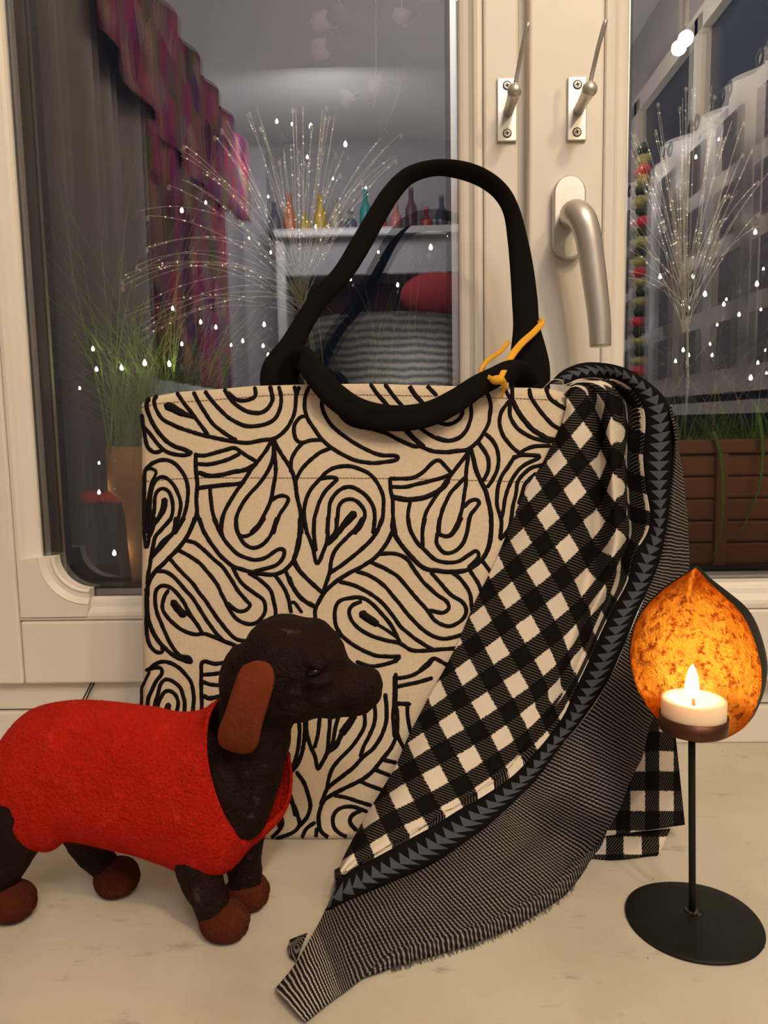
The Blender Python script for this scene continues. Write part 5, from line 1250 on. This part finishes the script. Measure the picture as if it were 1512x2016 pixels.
# right wall: night window, rail, sheer curtain with mirror squares, red curtain
XR = 0.90
nw = thing('window_3', 'dark side window above the sheer curtain, mirrored in the right pane', None, (XR + .12, -1.7, .9), kind='structure')
boxo('pane', XR + .12, XR + .14, -2.7, -.3, .25, 1.55, M['nightglass'], nw)
for y_ in (-2.72, -2.05, -1.40, -.75):
    boxo('mullion', XR + .09, XR + .14, y_, y_ + .07, .2, 1.60, M['paint2'], nw)
boxo('rail', XR + .09, XR + .14, -2.72, -.3, 1.55, 1.62, M['paint2'], nw)
rod = thing('curtain_rod', 'grey rod of the sheer curtain beside the side window', 'curtain rod', (XR, -1.6, 1.13))
V, Fc = tube([(XR, -.2, 1.10), (XR, -1.6, 1.12), (XR, -2.95, 1.14)], .012, 10); mesh('rod', V, Fc, M['steel'], rod)
sh = thing('sheer_curtain', 'white sheer curtain with eyelets and mirror squares by the side window', 'curtain', (XR, -1.6, 1.1))
def shc(a, b):
    y = -(.35 + a * 2.6); f = .030 * math.sin(a * 75) + .02 * math.sin(a * 31)
    return np.array((XR - .02 + f, y, 1.15 - .02 * (1 - a) - b * .78))
V = [shc(j / 239, i / 5) for i in range(6) for j in range(240)]
o = mesh('cloth', V, grid_faces(6, 240), M['sheer'], sh); modifier(o, 'SOLIDIFY', thickness=.003)
M['mirror'] = simple('mirror_square', (.5, .5, .5), .12, 1.0, var=.6, vscale=60, bump=.6, bscale=60, bdist=.01)
for r_ in range(4):
    for k in range(9):
        y_ = -(.60 + k * .23); z_ = .98 - r_ * .165
        boxo('mirror_square', XR - .085, XR - .078, y_ - .06, y_ + .05, z_ - .07, z_ + .05, M['mirror'], sh)
for k in range(12):
    y_ = -(.5 + k * .21); V, Fc = lathe([(.012, 0), (.022, .002), (.022, .004), (.012, .004)], (0, 0, 0), 14); V = [(XR - .075 - v[2], y_ + v[0], 1.10 + v[1]) for v in V]; mesh('eyelet', V, Fc, M['rubber'], sh)
lc = thing('added_dark_cabinet', 'low cabinet added below the sheer curtain to darken the mirrored wall', 'cabinet', (XR + .02, -1.6, RZ0))  # added so the lit wall below the curtain mirrors dark
boxo('body', XR - .14, XR + .14, -2.9, -.3, RZ0 + .002, .30, M['darkwood'], lc)
boxo('top', XR - .16, XR + .14, -2.92, -.28, .301, .33, M['shelf'], lc)
gb = thing('bead_garland', 'hanging garland of red and green beads before the sheer curtain', 'garland', (XR - .15, -1.75, 1.1))
for k in range(26):
    v, f = ball((XR - .16 + .004 * math.sin(k), -1.75, 1.10 - k * .030), .021, 2); mesh('bead', v, f, M['redcloth'] if k % 5 == 2 else (M['grass2'] if k % 2 else M['moss']), gb)
def rc(a, b): return (XR + .02 + .03 * math.sin(a * 20), -(2.95 + a * .7), 1.35 - b * 1.9)
cloth('curtain', 'maroon curtain past the end of the sheer curtain, mirrored in the right pane', 'curtain', rc, 5, 60, simple('maroon_curtain', (.22, .02, .045), .9))
# the spot lamp itself
sp = thing('spot_lamp', 'small bright spot lamp under the ceiling, mirrored in the right pane', 'lamp', (SPOT[0], SPOT[1], RZ1))
V, Fc = tube([(SPOT[0], SPOT[1], RZ1), (SPOT[0], SPOT[1], SPOT[2] + .03)], .006, 8); mesh('arm', V, Fc, M['steel'], sp)
v, f = ball(SPOT, .017, 3); mesh('bulb', v, f, M['spot'], sp)
